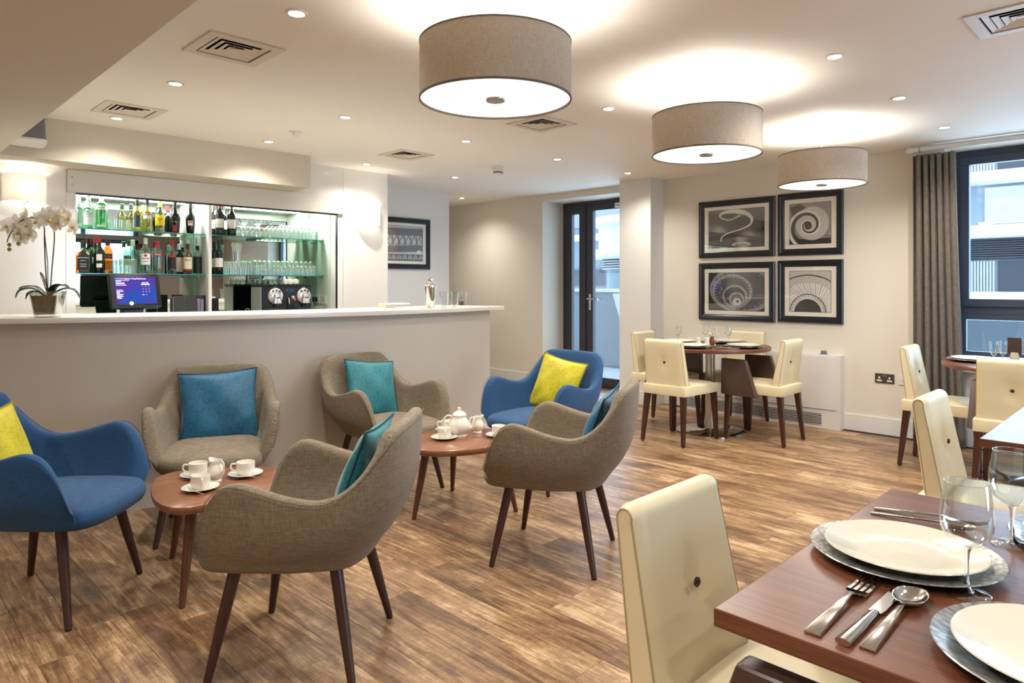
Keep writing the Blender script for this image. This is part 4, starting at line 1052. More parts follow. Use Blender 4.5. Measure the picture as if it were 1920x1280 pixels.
# ================================================================= GLASSWARE
def thing(name, lab, cat, loc, rz=0, group=None): return empty(name, loc, rz, lab, cat, group)
_g = {}
def glass_item(kind, name, lab, loc, group=None, flip=False, rz=0):
    cat = 'glass'
    if kind in _g: return copy_tree(_g[kind], None, loc, rz, lab, group)
    t = thing(name, lab, cat, loc, rz, group)
    if kind == 'goblet':
        mk('bowl', lathe([(.0335, .192), (.0375, .160), (.0405, .135), (.0395, .115), (.033, .098), (.021, .086), (.007, .081), (0, .080)], 40, cap=False), MT['glass'], t, smooth=180)
        mk('rim', lathe([(.0331, .1915), (.0339, .1915), (.0339, .1925), (.0331, .1925), (.0331, .1915)], 40, cap=False), MT['glassthick'], t, smooth=180)
        mk('stem', lathe([(.0075, .080), (.0048, .072), (.0036, .055), (.0034, .030), (.0046, .014), (.012, .006)], 20, cap=False), MT['refr'], t, smooth=180)
        mk('foot', lathe([(.014, .006), (.036, .0026), (.037, .0016), (.036, .0008)], 40, cap=False), MT['glassthick'], t, smooth=180)
    elif kind == 'small_goblet':
        mk('bowl', lathe([(.028, .165), (.032, .135), (.033, .115), (.028, .095), (.015, .083), (0, .080)], 20, cap=False), MT['glass'], t, smooth=180)
        mk('stem', lathe([(.006, .080), (.0035, .06), (.0035, .02), (.012, .005), (.032, .0)], 16, cap=False), MT['glassthick'], t, smooth=180)
    elif kind == 'flute':
        mk('bowl', lathe([(.026, .150), (.0265, .11), (.024, .085), (.016, .062), (.006, .052), (0, .05)], 20, cap=False), MT['glass'], t, smooth=180)
        mk('stem', lathe([(.006, .05), (.0045, .03), (.006, .012), (.027, .0)], 16, cap=False), MT['glassthick'], t, smooth=180)
    elif kind == 'martini':
        mk('bowl', lathe([(.052, .165), (.004, .105), (0, .103)], 20, cap=False), MT['barglass'], t, smooth=180)
        mk('stem', lathe([(.004, .105), (.003, .05), (.004, .01), (.034, .0)], 14, cap=False), MT['barglass'], t, smooth=180)
    elif kind == 'tumbler':
        mk('body', lathe([(.034, .088), (.031, .045), (.029, .006), (.027, 0), (0, 0)], 16, cap=False), MT['barglass'], t, smooth=60)
        mk('base', lathe([(.0, .012), (.0285, .012)], 16, cap=False), MT['barglass'], t, smooth=60)
    elif kind == 'upturned':
        mk('body', lathe([(.028, 0), (.0275, .05), (.024, .082), (.018, .090), (0, .091)], 14, cap=False), MT['barglass'], t, smooth=180)
    elif kind == 'upturned_tall':
        mk('body', lathe([(.027, 0), (.031, .03), (.031, .09), (.026, .125), (.012, .140), (0, .142)], 14, cap=False), MT['barglass'], t, smooth=180)
    elif kind == 'highball':
        mk('body', lathe([(.034, 0), (.032, .06), (.030, .112), (.026, .118), (0, .119)], 16, cap=False), MT['barglass'], t, smooth=180)
    elif kind == 'fluted_tumbler':
        v = []; n = 24
        for z, r in ((0, .026), (.012, .028), (.125, .040)):
            for i in range(n): a = 2*pi*i/n; q = r*(1 - .05*(i % 2)); v.append((q*cos(a), q*sin(a), z))
        mk('body', (v, ring_faces(3, n) + [tuple(range(n-1, -1, -1))]), MT['glass'], t, smooth=0)
        mk('base', lathe([(.026, .001), (.029, .022), (0, .024)], 24), MT['glassthick'], t)
    _g[kind] = t; return t
MT['barglass'] = thin_glass('bar glass', 'f4fbf7', .16, .95, .12)
nt = NT('solid glass'); b_ = bsdf(nt, (1, 1, 1), .0); b_.inputs['Transmission Weight'].default_value = 1; b_.inputs['IOR'].default_value = 1.45; MT['refr'] = nt.m

ZS1, ZS2 = 1.715, 1.368
def bar_pos(px, Y): return onY(px, Y)
ORD = ['first', 'second', 'third', 'fourth', 'fifth', 'sixth', 'seventh', 'eighth', 'ninth', 'tenth', 'eleventh', 'twelfth', 'thirteenth', 'fourteenth', 'fifteenth', 'sixteenth', 'seventeenth', 'eighteenth']
gl = [
 ('tumbler', 'short_tumbler', [212, 222, 236, 248, 259], 6.14, ZS1, 'short tumblers on the upper left shelf', 'short clear tumbler right of the green bottle'),
 ('highball', 'tumbler', [217, 225, 233, 241, 249], 6.13, ZS2, 'upturned tumblers on the lower left shelf', 'upturned tumbler right of the square whisky bottle'),
 ('martini', 'martini_glass', [455, 481, 507], 6.21, ZS1, 'martini glasses on the upper right shelf', 'martini glass right of the red wine bottles'),
 ('upturned', 'small_glass', [447+8.6*k for k in range(18)], 6.11, ZS1, 'small upturned glasses on the upper right shelf', 'small upturned glass, front row, upper right shelf'),
 ('upturned_tall', 'wine_glass', [527+7.4*k for k in range(10)], 6.21, ZS1, 'taller upturned glasses on the upper right shelf', 'tall upturned glass, back row, upper right shelf'),
 ('highball', 'highball_glass', [421+9.5*k for k in range(6)], 6.14, ZS2, 'upturned highball glasses under the straws', 'upturned highball glass below the white straws'),
 ('upturned', 'small_glass', [482+7.6*k for k in range(15)], 6.11, ZS2, 'small upturned glasses on the lower right shelf', 'small upturned glass, front row, lower right shelf'),
 ('upturned_tall', 'wine_glass', [477+8.8*k for k in range(13)], 6.22, ZS2, 'taller upturned glasses on the lower right shelf', 'tall upturned glass, back row, lower right shelf')]
for kind, nm, pxs, Y, z, grp, lab in gl:
    for ip, px in enumerate(pxs):
        o = glass_item(kind, nm, lab + ', ' + ORD[ip] + ' from the left', (bar_pos(px, Y), Y + random.uniform(-.008, .008), z), grp); o.name = nm

# straws in a glass on the highballs
xS = bar_pos(444, 6.15)
t = thing('straw_holder', 'bundle of white straws fanned out of a glass on the lower right shelf', 'straws', (xS, 6.15, ZS2+.119))
mk('holder', lathe([(.035, .09), (.03, .0), (0, 0)], 16, cap=False), MT['barglass'], t)
for k in range(22):
    a = 2*pi*k/22; r0 = .008 + .014*(k % 3)/2; r1 = r0 + .026; mk('straw', tube([(r0*cos(a), r0*sin(a)*.6, .004), (r1*cos(a), r1*sin(a)*.6, .165 + .01*sin(k*2.1))], .0035, 6), MT['trimw'], t)

# ================================================================= BOTTLES
def band(R, z0, z1, half=65, n=14):
    v = []
    for z in (z0, z1):
        for i in range(n+1): a = radians(-90 - half + 2*half*i/n); v.append((R*cos(a), R*sin(a), z))
    return v, [(i, i+1, n+2+i, n+1+i) for i in range(n)]
BM = {}
def cm_(name, c, rough=.25, metal=0):
    if name not in BM: BM[name] = M0(name, c, rough, metal)
    return BM[name]
def tg(name, c):
    if name not in BM: BM[name] = thin_glass(name, c, .10, .55, .03)
    return BM[name]
def solid_glass(name, c): return cm_(name, c, .08)
def bottle(lab, x, y, z, H_, R, body, cap, labels=(), texts=(), shape='round', neck=.014, hs=.60, capl=.05, group=None):
    rz = atan2(y, x) - pi/2 + 0.0
    t = thing('bottle', lab, 'bottle', (x, y, z), rz, group)
    n = 24
    if shape == 'square':
        lv = [(R*.96, 0), (R, .006), (R, H_*hs), (R*.93, H_*(hs+.05)), (neck*1.4, H_*(hs+.12)), (neck, H_*(hs+.17)), (neck, H_-.004)]
        v = []
        for k, (r, zz) in enumerate(lv):
            pts = rrect(-r, r, -r, r, min(r*.98, R*.18) if k < 3 else r*.55 if k < 4 else r*.99, 5); m_ = len(pts); v += [(a, b, zz) for a, b in pts]
        mk('body', (v, ring_faces(len(lv), m_) + [tuple(range(m_-1, -1, -1))]), body, t, smooth=40)
    else:
        pr = [(0, 0), (R*.9, 0), (R, .006), (R, H_*hs), (R*.97, H_*(hs+.03)), (R*.80, H_*(hs+.08)), (R*.48, H_*(hs+.14)), (neck*1.1, H_*(hs+.19)), (neck, H_*(hs+.24)), (neck, H_-.004)]
        if shape == 'shoulder': pr = [(0, 0), (R*.9, 0), (R, .006), (R, H_*hs), (R*.95, H_*(hs+.03)), (R*.62, H_*(hs+.07)), (neck*1.1, H_*(hs+.10)), (neck, H_*(hs+.14)), (neck, H_-.004)]
        if shape == 'bulb': pr = [(0, 0), (R*.72, 0), (R*.78, .01), (R*.92, H_*.25), (R, H_*.48), (R*.96, H_*.56), (R*.66, H_*.64), (neck*1.15, H_*.74), (neck, H_*.80), (neck, H_-.004)]
        mk('body', lathe(pr, n, cap=False), body, t, smooth=50)
    mk('cap', lathe([(neck+.0012, H_-capl), (neck+.0018, H_-.003), (neck*.9, H_), (0, H_)], 16), cap, t)
    RR = R if shape != 'square' else R
    for (z0, z1, m, half) in labels:
        if shape == 'square': mk('label', box(-R*.9, R*.9, -R-.0009, -R-.0002, z0, z1), m, t, smooth=0)
        else: mk('label', band(R+.0006, z0, z1, half), m, t)
    for (s, size, zc, m) in texts:
        M = Matrix.Translation((0, -(R+.0011), zc)) @ Matrix.Rotation(pi/2, 4, 'X')
        text(s, size, m, t, M, bend=None if shape == 'square' else R+.0011, bold=.0002)
    return t
wh, bk_, rd, gd, ivy = cm_('white paper', 'e9e6de', .6), cm_('black paper', '17161a', .5), cm_('red paper', 'b3202a', .5), cm_('gold foil', 'b08d4a', .35, .6), cm_('ivory paper', 'ddd3b4', .6)
yl = cm_('yellow paper', 'f0dc2a', .5); clear = tg('clear bottle glass', 'dcebe4'); dkgl = solid_glass('near black bottle glass', '0b0d0d')
amber = tg('amber spirit', 'cf873a'); grn = tg('green bottle glass', '58d488'); dgrn = solid_glass('dark green bottle glass', '0b1f12'); cmet = cm_('silver screw cap', 'c9ccd0', .3, .8)
pale = tg('pale vermouth', 'e2e08a'); purple = cm_('purple seal', '5b3c8a', .5)
u, l_ = ZS1, ZS2
def bx(px, Y=6.15): return bar_pos(px, Y)
GBt = 'bottles on the upper left bar shelf'; GBl = 'bottles on the lower left bar shelf'
bottle('clear bottle at the left end of the upper shelf, cut off by the wall', bx(147), 6.15, u, .245, .036, clear, cmet, [(.04, .13, clear, 60)], group=GBt)
bottle('clear gin bottle with white label and silver cap on the upper shelf', bx(166, 6.13), 6.13, u, .265, .040, clear, cmet, [(.03, .125, cm_('grey white paper', 'd5d8d2', .6), 60)], [("Gordon's", .016, .115, bk_), ("LONDON DRY", .007, .098, bk_)], group=GBt)
o = bottle('green gin bottle with white band on the upper shelf', bx(190, 6.13), 6.13, u, .262, .042, grn, cm_('white cap', 'e7e9e6', .4), [(.155, .185, wh, 75), (.02, .035, wh, 45)], [("GREENALL'S", .010, .170, bk_)], 'shoulder', hs=.76, group=GBt)
bottle('slim clear bottle of pale liqueur with black cap on the upper shelf', bx(257, 6.14), 6.14, u, .262, .034, pale, bk_, [(.035, .13, cm_('slate paper', '39465a', .5), 40)], hs=.56, group=GBt)
bottle('pale vermouth bottle with red and blue banner label on the upper shelf', bx(276, 6.13), 6.13, u, .268, .037, pale, cm_('navy cap', '22242e', .4), [(.135, .152, rd, 60), (.105, .134, wh, 50)], [('CINZANO', .015, .1435, wh)], hs=.56, group=GBt)
bottle('clear rum bottle with big yellow label on the upper shelf', bx(300, 6.13), 6.13, u, .262, .035, clear, cm_('yellow cap', 'e8dc6a', .4), [(.055, .145, yl, 80)], [('Havana', .014, .115, rd), ('Club', .014, .100, rd), ('3', .012, .080, bk_)], hs=.60, group=GBt)
bottle('dark liqueur bottle behind the yellow labelled rum', bx(314, 6.25), 6.25, u, .24, .034, dkgl, cm_('wine red cap', '6d1f26', .4), group=GBt)
bottle('tall black liqueur bottle with small red label on the upper shelf', bx(328, 6.13), 6.13, u, .262, .042, dkgl, bk_, [(.01, .065, rd, 22)], [('Tia Maria', .015, .095, gd)], 'bulb', group=GBt)
bottle('black cream liqueur bottle with oval label at the right of the upper shelf', bx(357, 6.14), 6.14, u, .268, .038, dkgl, bk_, [(.07, .095, ivy, 30), (.098, .115, cm_('copper paper', 'b5543a', .5), 38)], [('BAILEYS', .011, .107, wh)], 'bulb', group=GBt)
bottle('square amber whiskey bottle with black label at the left of the lower shelf', bx(156, 6.12), 6.12, l_, .252, .044, amber, bk_, [(.022, .135, bk_, 0)], [("JACK DANIEL'S", .0105, .118, wh), ('Old No. 7', .009, .095, wh), ('Tennessee', .010, .070, wh), ('WHISKEY', .010, .052, wh)], 'square', neck=.016, hs=.60, capl=.055, group=GBl)
bottle('dark green vermouth bottle with red cap, left of the pair', bx(178, 6.25), 6.25, l_, .292, .040, dgrn, rd, [(.08, .13, wh, 25)], hs=.55, group=GBl)
bottle('dark green vermouth bottle with red cap, right of the pair', bx(186, 6.12), 6.12, l_, .290, .040, dgrn, rd, [(.10, .15, wh, 30), (.045, .075, wh, 28)], hs=.55, group=GBl)
bottle('square amber whisky bottle with slanting black label on the lower shelf', bx(202, 6.11), 6.11, l_, .272, .035, amber, bk_, [(.115, .155, bk_, 0)], [('BLACK LABEL', .008, .136, gd)], 'square', hs=.62, neck=.015, group=GBl)
bottle('tall clear green tinted bottle with white cap among the upturned tumblers', bx(249, 6.22), 6.22, l_, .28, .036, tg('green tinted glass', 'c2e0cb'), wh, hs=.60, group=GBl)
o = bottle('clear rum bottle with white label and red round emblem on the lower shelf', bx(273, 6.12), 6.12, l_, .295, .039, clear, cm_('white cap', 'e7e9e6', .4), [(.075, .165, wh, 60), (.020, .065, tg('teal base', '5fb58e'), 60)], [('BACARDI', .014, .125, bk_), ('SUPERIOR', .008, .100, bk_)], hs=.62, group=GBl)
mk('emblem', xf(lathe([(0, .0016), (.011, .0016), (.011, 0)], 20), (0, -.0396, .150), rx=pi/2), rd, o)
bottle('clear vodka bottle with red cap and red banner on the lower shelf', bx(295, 6.12), 6.12, l_, .272, .036, clear, rd, [(.150, .170, rd, 60), (.05, .14, clear, 40)], [('SMIRNOFF', .012, .160, wh)], hs=.66, neck=.018, capl=.055, group=GBl)
bottle('red capped liqueur bottle with black and white label on the lower shelf', bx(322, 6.13), 6.13, l_, .288, .037, clear, rd, [(.04, .14, bk_, 55), (.142, .158, rd, 50)], [('LIQUEUR', .009, .150, wh)] if False else [], hs=.56, group=GBl)
bottle('dark liqueur bottle with tall pink and white label on the lower shelf', bx(336, 6.22), 6.22, l_, .262, .036, dkgl, cmet, [(.02, .145, cm_('blush paper', 'd9c4b6', .6), 70)], [], hs=.60, group=GBl)
bottle('amber blended whisky bottle with arched ivory label on the lower shelf', bx(352, 6.12), 6.12, l_, .262, .036, amber, cm_('maroon cap', '4a1a1c', .4), [(.045, .145, ivy, 65), (.036, .044, rd, 65)], [("BELL'S", .018, .120, bk_)], hs=.58, group=GBl)
bottle('dark spiced rum bottle with black label at the right end of the lower shelf', bx(370, 6.16), 6.16, l_, .25, .034, clear, bk_, [(.01, .155, bk_, 80)], [('SPICED', .010, .12, wh)] if False else [], hs=.66, neck=.014, group=GBl)
GW = 'red wine bottles at the left of the right bay'
wl = cm_('wine label', 'dcd8cb', .6)
for (px, Y, z, cap, lab) in ((403, 6.25, u, bk_, 'dark red wine bottle behind the red capsuled one, upper right shelf'), (412, 6.12, u, rd, 'red wine bottle with red capsule on the upper right shelf'), (419, 6.26, u, bk_, 'dark wine bottle peeking out behind the red capsule bottle'),
   (434, 6.12, u, cm_('olive capsule', '55523a', .5), 'red wine bottle with olive capsule, rightmost on the upper shelf'), (402, 6.25, l_, bk_, 'dark wine bottle touching the divider on the lower right shelf'), (410.5, 6.12, l_, bk_, 'red wine bottle with white label on the lower right shelf')):
    bottle(lab, bx(px, Y), Y, z, .30, .037, dkgl, cap, [(.065, .145, wl, 60)], [('RIOJA', .010, .11, bk_)] if False else [], hs=.60, capl=.06, group=GW)

# ================================================================= THINGS IN THE NICHE AND ON THE BAR
ZB = .95
xm = bx(248, 5.98)
t = thing('till_terminal', 'black touch screen till with a glowing blue screen in the bar niche', 'till', (xm, 5.98, ZB), radians(9))
mk('base', join(xf(prism(rrect(-.13, .13, -.10, .10, .03), 0, .045)), ), MT['black'], t, bevel=.006)
mk('neck', ([(-.07,-.03,.045),(.07,-.03,.045),(.07,.05,.045),(-.07,.05,.045),(-.09,-.02,.19),(.09,-.02,.19),(.09,.03,.19),(-.09,.03,.19)], box(0,1,0,1,0,1)[1]), MT['black'], t, smooth=0, bevel=.01)
sm_ = Matrix.Translation((0, -.045, .275)) @ Matrix.Rotation(radians(-12), 4, 'X')
def tm(vf): return [sm_ @ Vector(p) for p in vf[0]], vf[1]
mk('screen_housing', tm(xf(prism(rrect(-.19, .19, -.14, .14, .018), -.02, .02), rx=pi/2)), MT['black'], t, smooth=30, bevel=.004)
nt = NT('till screen glow'); e = nt.n('ShaderNodeEmission', _Strength=.9); tc = nt.n('ShaderNodeTexCoord'); no = nt.n('ShaderNodeTexNoise', _Scale=6.0, _Detail=2.0); nt.l(tc, no, 3)
cr = nt.n('ShaderNodeValToRGB'); cr.color_ramp.elements[0].color = (*lin('2f4aa0'), 1); cr.color_ramp.elements[1].color = (*lin('5a2f92'), 1); cr.color_ramp.elements[0].position = .4; cr.color_ramp.elements[1].position = .65
nt.l(no, cr); nt.l(cr, e); nt.l(e, nt.out)
sc_ = mk('screen', tm(box(-.155, .155, -.0215, -.0205, -.105, .11)), nt.m, t, smooth=0)
ew = emis('screen white', 'f2f2ff', 1.0)
def st(s, size, x, z, m=ew): text(s, size, m, t, sm_ @ Matrix.Translation((x, -.0225, z)) @ Matrix.Rotation(pi/2, 4, 'X'), 'screen_text', bold=.0003, ext=.0001)
st('Season Living Bankhouse', .0165, -.0, .098); st('Enter PIN', .012, .075, .066)
for r in range(3):
    for c_ in range(3): st(str(r*3+c_+1), .010, .052 + .024*c_, .036 - .022*r)
st('Clear', .009, .052, -.032); st('0', .010, .078, -.032)
bars_ = [box(-.15, -.115, -.0225, -.0215, .094, .102)]
lines = join(*[box(-.148, -.148 + w, -.0225, -.0215, z, z+.004) for w, z in ((.10, .082), (.04, .074), (.065, .062), (.066, .055), (.078, .044), (.045, .004), (.052, -.006), (.024, -.014), (.022, -.021), (.05, -.03), (.04, -.038), (.048, -.046), (.03, -.053), (.038, -.061))])
mk('screen_lines', tm(lines), ew, sc_, smooth=0)['kind'] = 'stuff'
mk('logo_blue', tm(box(-.152, -.118, -.0225, -.0215, .094, .102)), emis('screen blue', '4aa4ff', 1), sc_, smooth=0)
mk('logo_orange', tm(box(-.117, -.088, -.0225, -.0215, .094, .102)), emis('screen orange', 'ff9060', 1), sc_, smooth=0)
mk('pin_field', tm(box(.042, .108, -.0225, -.0215, .048, .058)), ew, sc_, smooth=0)
mk('white_blob', tm(xf(lathe([(.016, 0), (0, .0005)], 20), (-.045, -.0225, -.1), rx=pi/2, s=(1, 1, .6))), ew, sc_, smooth=0)
mk('led', tm(box(.150, .154, -.0215, -.0205, -.126, -.122)), emis('green led', '9be36a', 1.5), t, smooth=0)
t = thing('card_reader', 'flat black keyboard tray at the far left of the bar niche', 'keyboard', (bx(158, 6.0), 6.0, ZB), radians(9))
mk('tray', ([(-.16,-.09,0),(.16,-.09,0),(.16,.09,0),(-.16,.09,0),(-.15,-.08,.03),(.15,-.08,.03),(.15,.09,.06),(-.15,.09,.06)], box(0,1,0,1,0,1)[1]), MT['black'], t, smooth=0, bevel=.006)
mk('edge_strip', box(-.15, .15, -.085, -.078, .025, .034), M0('dark grey plastic', '33373a', .4), t, smooth=0)
for k, (pa, pb, lab) in enumerate(((324, 345, 'black menu folder standing by the divider, left of the two'), (346, 366, 'black menu folder standing by the divider, right of the two'))):
    xa, xb = bx(pa, 6.0), bx(pb, 6.0)
    t = thing('menu_folder', lab, 'folder', ((xa+xb)/2, 6.0, ZB), 0, 'menu folders in the niche'); hw = (xb-xa)/2
    mk('cover', box(-hw, hw, -.02, -.015, 0, .235 - .004*k), M0('charcoal card', '2e3032', .6), t, smooth=0, bevel=.001)
    mk('back_cover', box(-hw, hw, .015, .02, 0, .235), M0('charcoal card back', '26282a', .6), t, smooth=0, bevel=.001)
    mk('pages', box(-hw+.004, hw-.004, -.014, .014, .004, .225), MT['china'], t, smooth=0)
    mk('clip', box(-hw+.02, -hw+.026, -.024, -.02, 0, .06), MT['steel'], t, smooth=0)
t = thing('leaflet_holder', 'black holder of mauve and white leaflets against the divider', 'leaflets', (bx(378, 6.04), 6.04, ZB))
mk('holder', join(box(-.05, .05, .03, .034, 0, .235), box(.046, .05, -.03, .03, 0, .235)), MT['black'], t, smooth=0)
for k in range(5): mk('leaflet', box(-.045 + .012*k, -.042 + .012*k, -.03, .025, 0, .20 + .006*(k % 3)), [M0('mauve card', '8d7aa6', .6), MT['china']][k % 2], t, smooth=0)
t = thing('napkin_caddy', 'purple and black napkin caddy right of the divider', 'caddy', (bx(403, 6.05), 6.05, ZB))
mk('caddy', box(-.035, .035, -.03, .03, 0, .10), M0('purple plastic', '3d2a66', .4), t, smooth=0, bevel=.003)
for k in range(4): mk('napkin', box(-.028 + .014*k, -.020 + .014*k, -.025, .025, .09, .20 + .006*(k % 2)), M0('black napkin', '1c1c22', .8), t, smooth=0)
t = thing('tea_box', 'small black box with white lettering before the coffee machine', 'box', (bx(439, 5.96), 5.96, ZB))
mk('box_body', box(-.062, .062, -.03, .03, 0, .10), MT['black'], t, smooth=0, bevel=.002)
mk('lettering_plate', box(-.028, .028, -.031, -.030, .045, .06), M0('grey print', '77777a', .5), t, smooth=0)
mk('line', box(-.026, .026, -.031, -.030, .012, .014), MT['china'], t, smooth=0)
t = thing('acrylic_box', 'clear green tinted acrylic box left of the small black box', 'box', (bx(416, 6.0), 6.0, ZB))
mk('walls', box(-.036, .036, -.03, .03, 0, .105), tg('acrylic', 'b9cfc2'), t, smooth=0)
mk('lid', box(-.039, .039, -.033, .033, .105, .110), tg('acrylic', 'b9cfc2'), t, smooth=0)
t = thing('tongs_cup', 'steel sugar tongs standing in a small holder before the coffee machine', 'tongs', (bx(460, 5.98), 5.98, ZB))
mk('holder', lathe([(.02, .0), (.022, .05), (.020, .05), (.018, .004)], 16, cap=False), MT['steel'], t)
for s in (-1, 1): mk('tong_arm', tube([(s*.006, 0, .01), (s*.012, -.01, .06), (s*.018 + .01, -.02, .105), (.02, -.01, .118)], .0025, 6), MT['steel'], t)
# coffee machine
xl, xr_ = 2.752, 3.232
t = thing('coffee_machine', 'black twin head coffee machine with silver brewing units and grey side', 'coffee machine', (xl, 5.93, ZB))
wM = xr_-xl
mk('housing', box(.0, wM, .0, .22, .0, .315), MT['blackgloss'], t, smooth=0, bevel=.004)
mk('side_panel', box(-.006, 0, .01, .215, .0, .305), M0('silver grey plastic', 'a4a8a6', .35, .3), t, smooth=0, bevel=.002)
mk('top_tray', box(-.004, wM+.004, -.008, .225, .315, .330), MT['black'], t, smooth=0, bevel=.004)
rail = [box(.01 + .045*k, .04 + .045*k, -.006, .0, .330, .336) for k in range(10)]
mk('tray_rail', join(*rail), MT['black'], t, smooth=0)['kind'] = 'stuff'
sil = M0('satin silver', 'cfd0ce', .25, .7)
for cx, nm in ((.125, 'left'), (wM-.075, 'right')):
    h = mk('brewing_head', xf(lathe([(0, .022), (.052, .020), (.070, .008), (.072, 0)], 36), (cx, 0, .225), rx=pi/2), sil, t)
    mk('lever', ([(cx-.026,-.02,.245),(cx+.026,-.02,.245),(cx+.040,-.012,.15),(cx-.040,-.012,.15),(cx-.022,-.050,.240),(cx+.022,-.050,.240),(cx+.036,-.062,.155),(cx-.036,-.062,.155)], [(0,1,2,3),(4,7,6,5),(0,4,5,1),(1,5,6,2),(2,6,7,3),(3,7,4,0)]), sil, h, smooth=30, bevel=.008)
    mk('slot', box(cx-.018, cx+.018, -.058, -.05, .205, .213), MT['black'], h, smooth=0)
    for k in (-1, 0, 1): mk('button', xf(lathe([(.0085, 0), (.008, .004), (0, .005)], 14), (cx + .033*k, -.021, .275 - .006*abs(k)), rx=pi/2), M0('dark button plastic', '2a2b30', .3), h)
    mk('spout', xf(lathe([(.012, 0), (.010, -.03), (0, -.03)], 12), (cx, -.035, .155)), MT['black'], h)
    mk('drip_recess', box(cx-.088 if cx < .2 else cx-.07, cx+.088 if cx < .2 else wM-.005, -.004, 0, .005, .115), M0('matte black tray', '1e1f24', .6), t, smooth=0)
    mk('brand_line', box(cx-.02, cx+.02, -.001, 0, .303, .306), MT['steel'], t, smooth=0)
mk('water_column', box(.235, .315, -.003, 0, .0, .155), M0('deep black gloss', '050507', .1), t, smooth=0)
mk('steam_knob', xf(lathe([(.016, 0), (.014, .025), (0, .03)], 16), (.29, 0, .21), rx=pi/2), sil, t)
mk('steam_pipe', tube([(.25, -.01, .205), (.25, -.02, .17), (.252, -.02, .15)], .005, 8), sil, t)
mk('red_light', xf(lathe([(.006, 0), (.005, .003), (0, .003)], 12), (.318, 0, .19), rx=pi/2), emis('red indicator', 'ff2030', 6), t)
for k in range(4): mk('blue_key', box(.232 + .02*k, .240 + .02*k, -.002, 0, .262, .288), M0('dim blue key', '3a5a80', .3), t, smooth=0)
for k in range(8):
    c_ = thing('cup', 'upturned cup on the coffee machine tray, ' + ORD[k] + ' from the left', 'cup', (xl + .02 + .052*k, 6.05, ZB+.336), 0, 'cups on the coffee machine')
    mk('bowl', lathe([(.026, 0), (.025, .03), (.020, .045), (0, .046)], 14, cap=False), tg('cup glass', 'cfe6dc') if k < 5 else MT['china'], c_, smooth=180)
    mk('handle', tube([(.024, 0, .012), (.036, 0, .018), (.034, 0, .034), (.022, 0, .036)], .003, 6), tg('cup glass', 'cfe6dc') if k < 5 else MT['china'], c_)
sx_ = bx(594, 6.02)
for k in range(8):
    s = thing('saucer', 'white saucer in the stack by the coffee machine, ' + ORD[k] + ' from the bottom', 'saucer', (sx_, 6.02, ZB + .038 + .0095*k), 0, 'stacked saucers by the coffee machine')
    mk('dish', lathe([(0, 0), (.03, 0), (.062, .006), (.064, .008), (.03, .004), (0, .004)], 28, cap=False), MT['china'], s)
t = thing('plate_stand', 'low white tray under the stacked saucers', 'tray', (sx_, 6.02, ZB)); mk('block', box(-.055, .055, -.055, .055, 0, .037), MT['trimw'], t, smooth=0, bevel=.004)
# plugs on the niche side wall
for k, (yy, zz) in enumerate(((6.20, 1.13), (6.07, 1.13))):
    t = thing('socket', ('pale double socket with a black plug on the niche side wall', 'pale empty socket at the front of the niche side wall')[k], 'socket', (NX1-.004, yy, zz), 0, 'sockets on the niche side wall')
    mk('face_plate', box(-.008, 0, -.055, .055, -.04, .04), MT['trimw'], t, smooth=0, bevel=.002)
    mk('slots', join(box(-.0095, -.008, -.012, -.006, -.01, .0), box(-.0095, -.008, .006, .012, -.01, .0), box(-.0095, -.008, -.003, .003, .01, .02)), MT['black'], t, smooth=0)['kind'] = 'stuff'
    if k == 0:
        mk('plug', xf(box(-.045, -.0095, -.024, .024, -.022, .026)), MT['black'], t, smooth=0, bevel=.008)
        mk('cord', tube([(-.03, 0, -.02), (-.035, 0, -.07), (-.03, -.01, -.13), (-.02, -.01, -.175)], .004, 8), MT['black'], t)

# on the bar
ZC = 1.10
def ctr(px, py): d = (H0-ZC)*1280/(py-533); return W((px-960)/1280*d, d)
x, y = .852, 4.475
t = thing('potted_orchid', 'white moth orchid in a tapered clear glass pot of black soil on the bar', 'orchid', (x, y, ZC), radians(-30))
def sqpot(levels, n=5):
    v = []
    for h, z in levels: v += [(a, b, z) for a, b in rrect(-h, h, -h, h, h*.22, n)]
    m_ = (n+1)*4; return v, ring_faces(len(levels), m_) + [tuple(range(m_-1, -1, -1))]
pot = mk('glass_pot', sqpot([(.050, 0), (.052, .008), (.072, .142), (.070, .142), (.052, .016)]), MT['glassthick'], t, smooth=40)
soil = sqpot([(.049, .015), (.063, .118)]); soil = (soil[0], soil[1] + [tuple(range(24, 48))]); mk('soil', soil, M0('black soil', '0d0c0d', .8, bump=.5, bscale=90), pot)
gstem = M0('green brown orchid stem', '55602e', .5); leafm = M0('dark orchid leaf', '24362a', .3)
def leaf_vf(path, w_, nrm_up=.2):
    P = spline(path, 6, closed=False); n = len(P); v = []
    for i, p in enumerate(P):
        tdir = (P[min(i+1, n-1)] - P[max(i-1, 0)]).normalized(); s = tdir.cross(Vector((0, 0, 1))); s = s.normalized() if s.length > 1e-4 else Vector((1, 0, 0)); up = s.cross(tdir)
        u = i/(n-1); ww = w_*(sin(pi*(u*.92+.06))**.7); v += [p - s*ww + up*ww*.35, p, p + s*ww + up*ww*.35]
    F = []
    for i in range(n-1): a = 3*i; F += [(a, a+1, a+4, a+3), (a+1, a+2, a+5, a+4)]
    return v, F
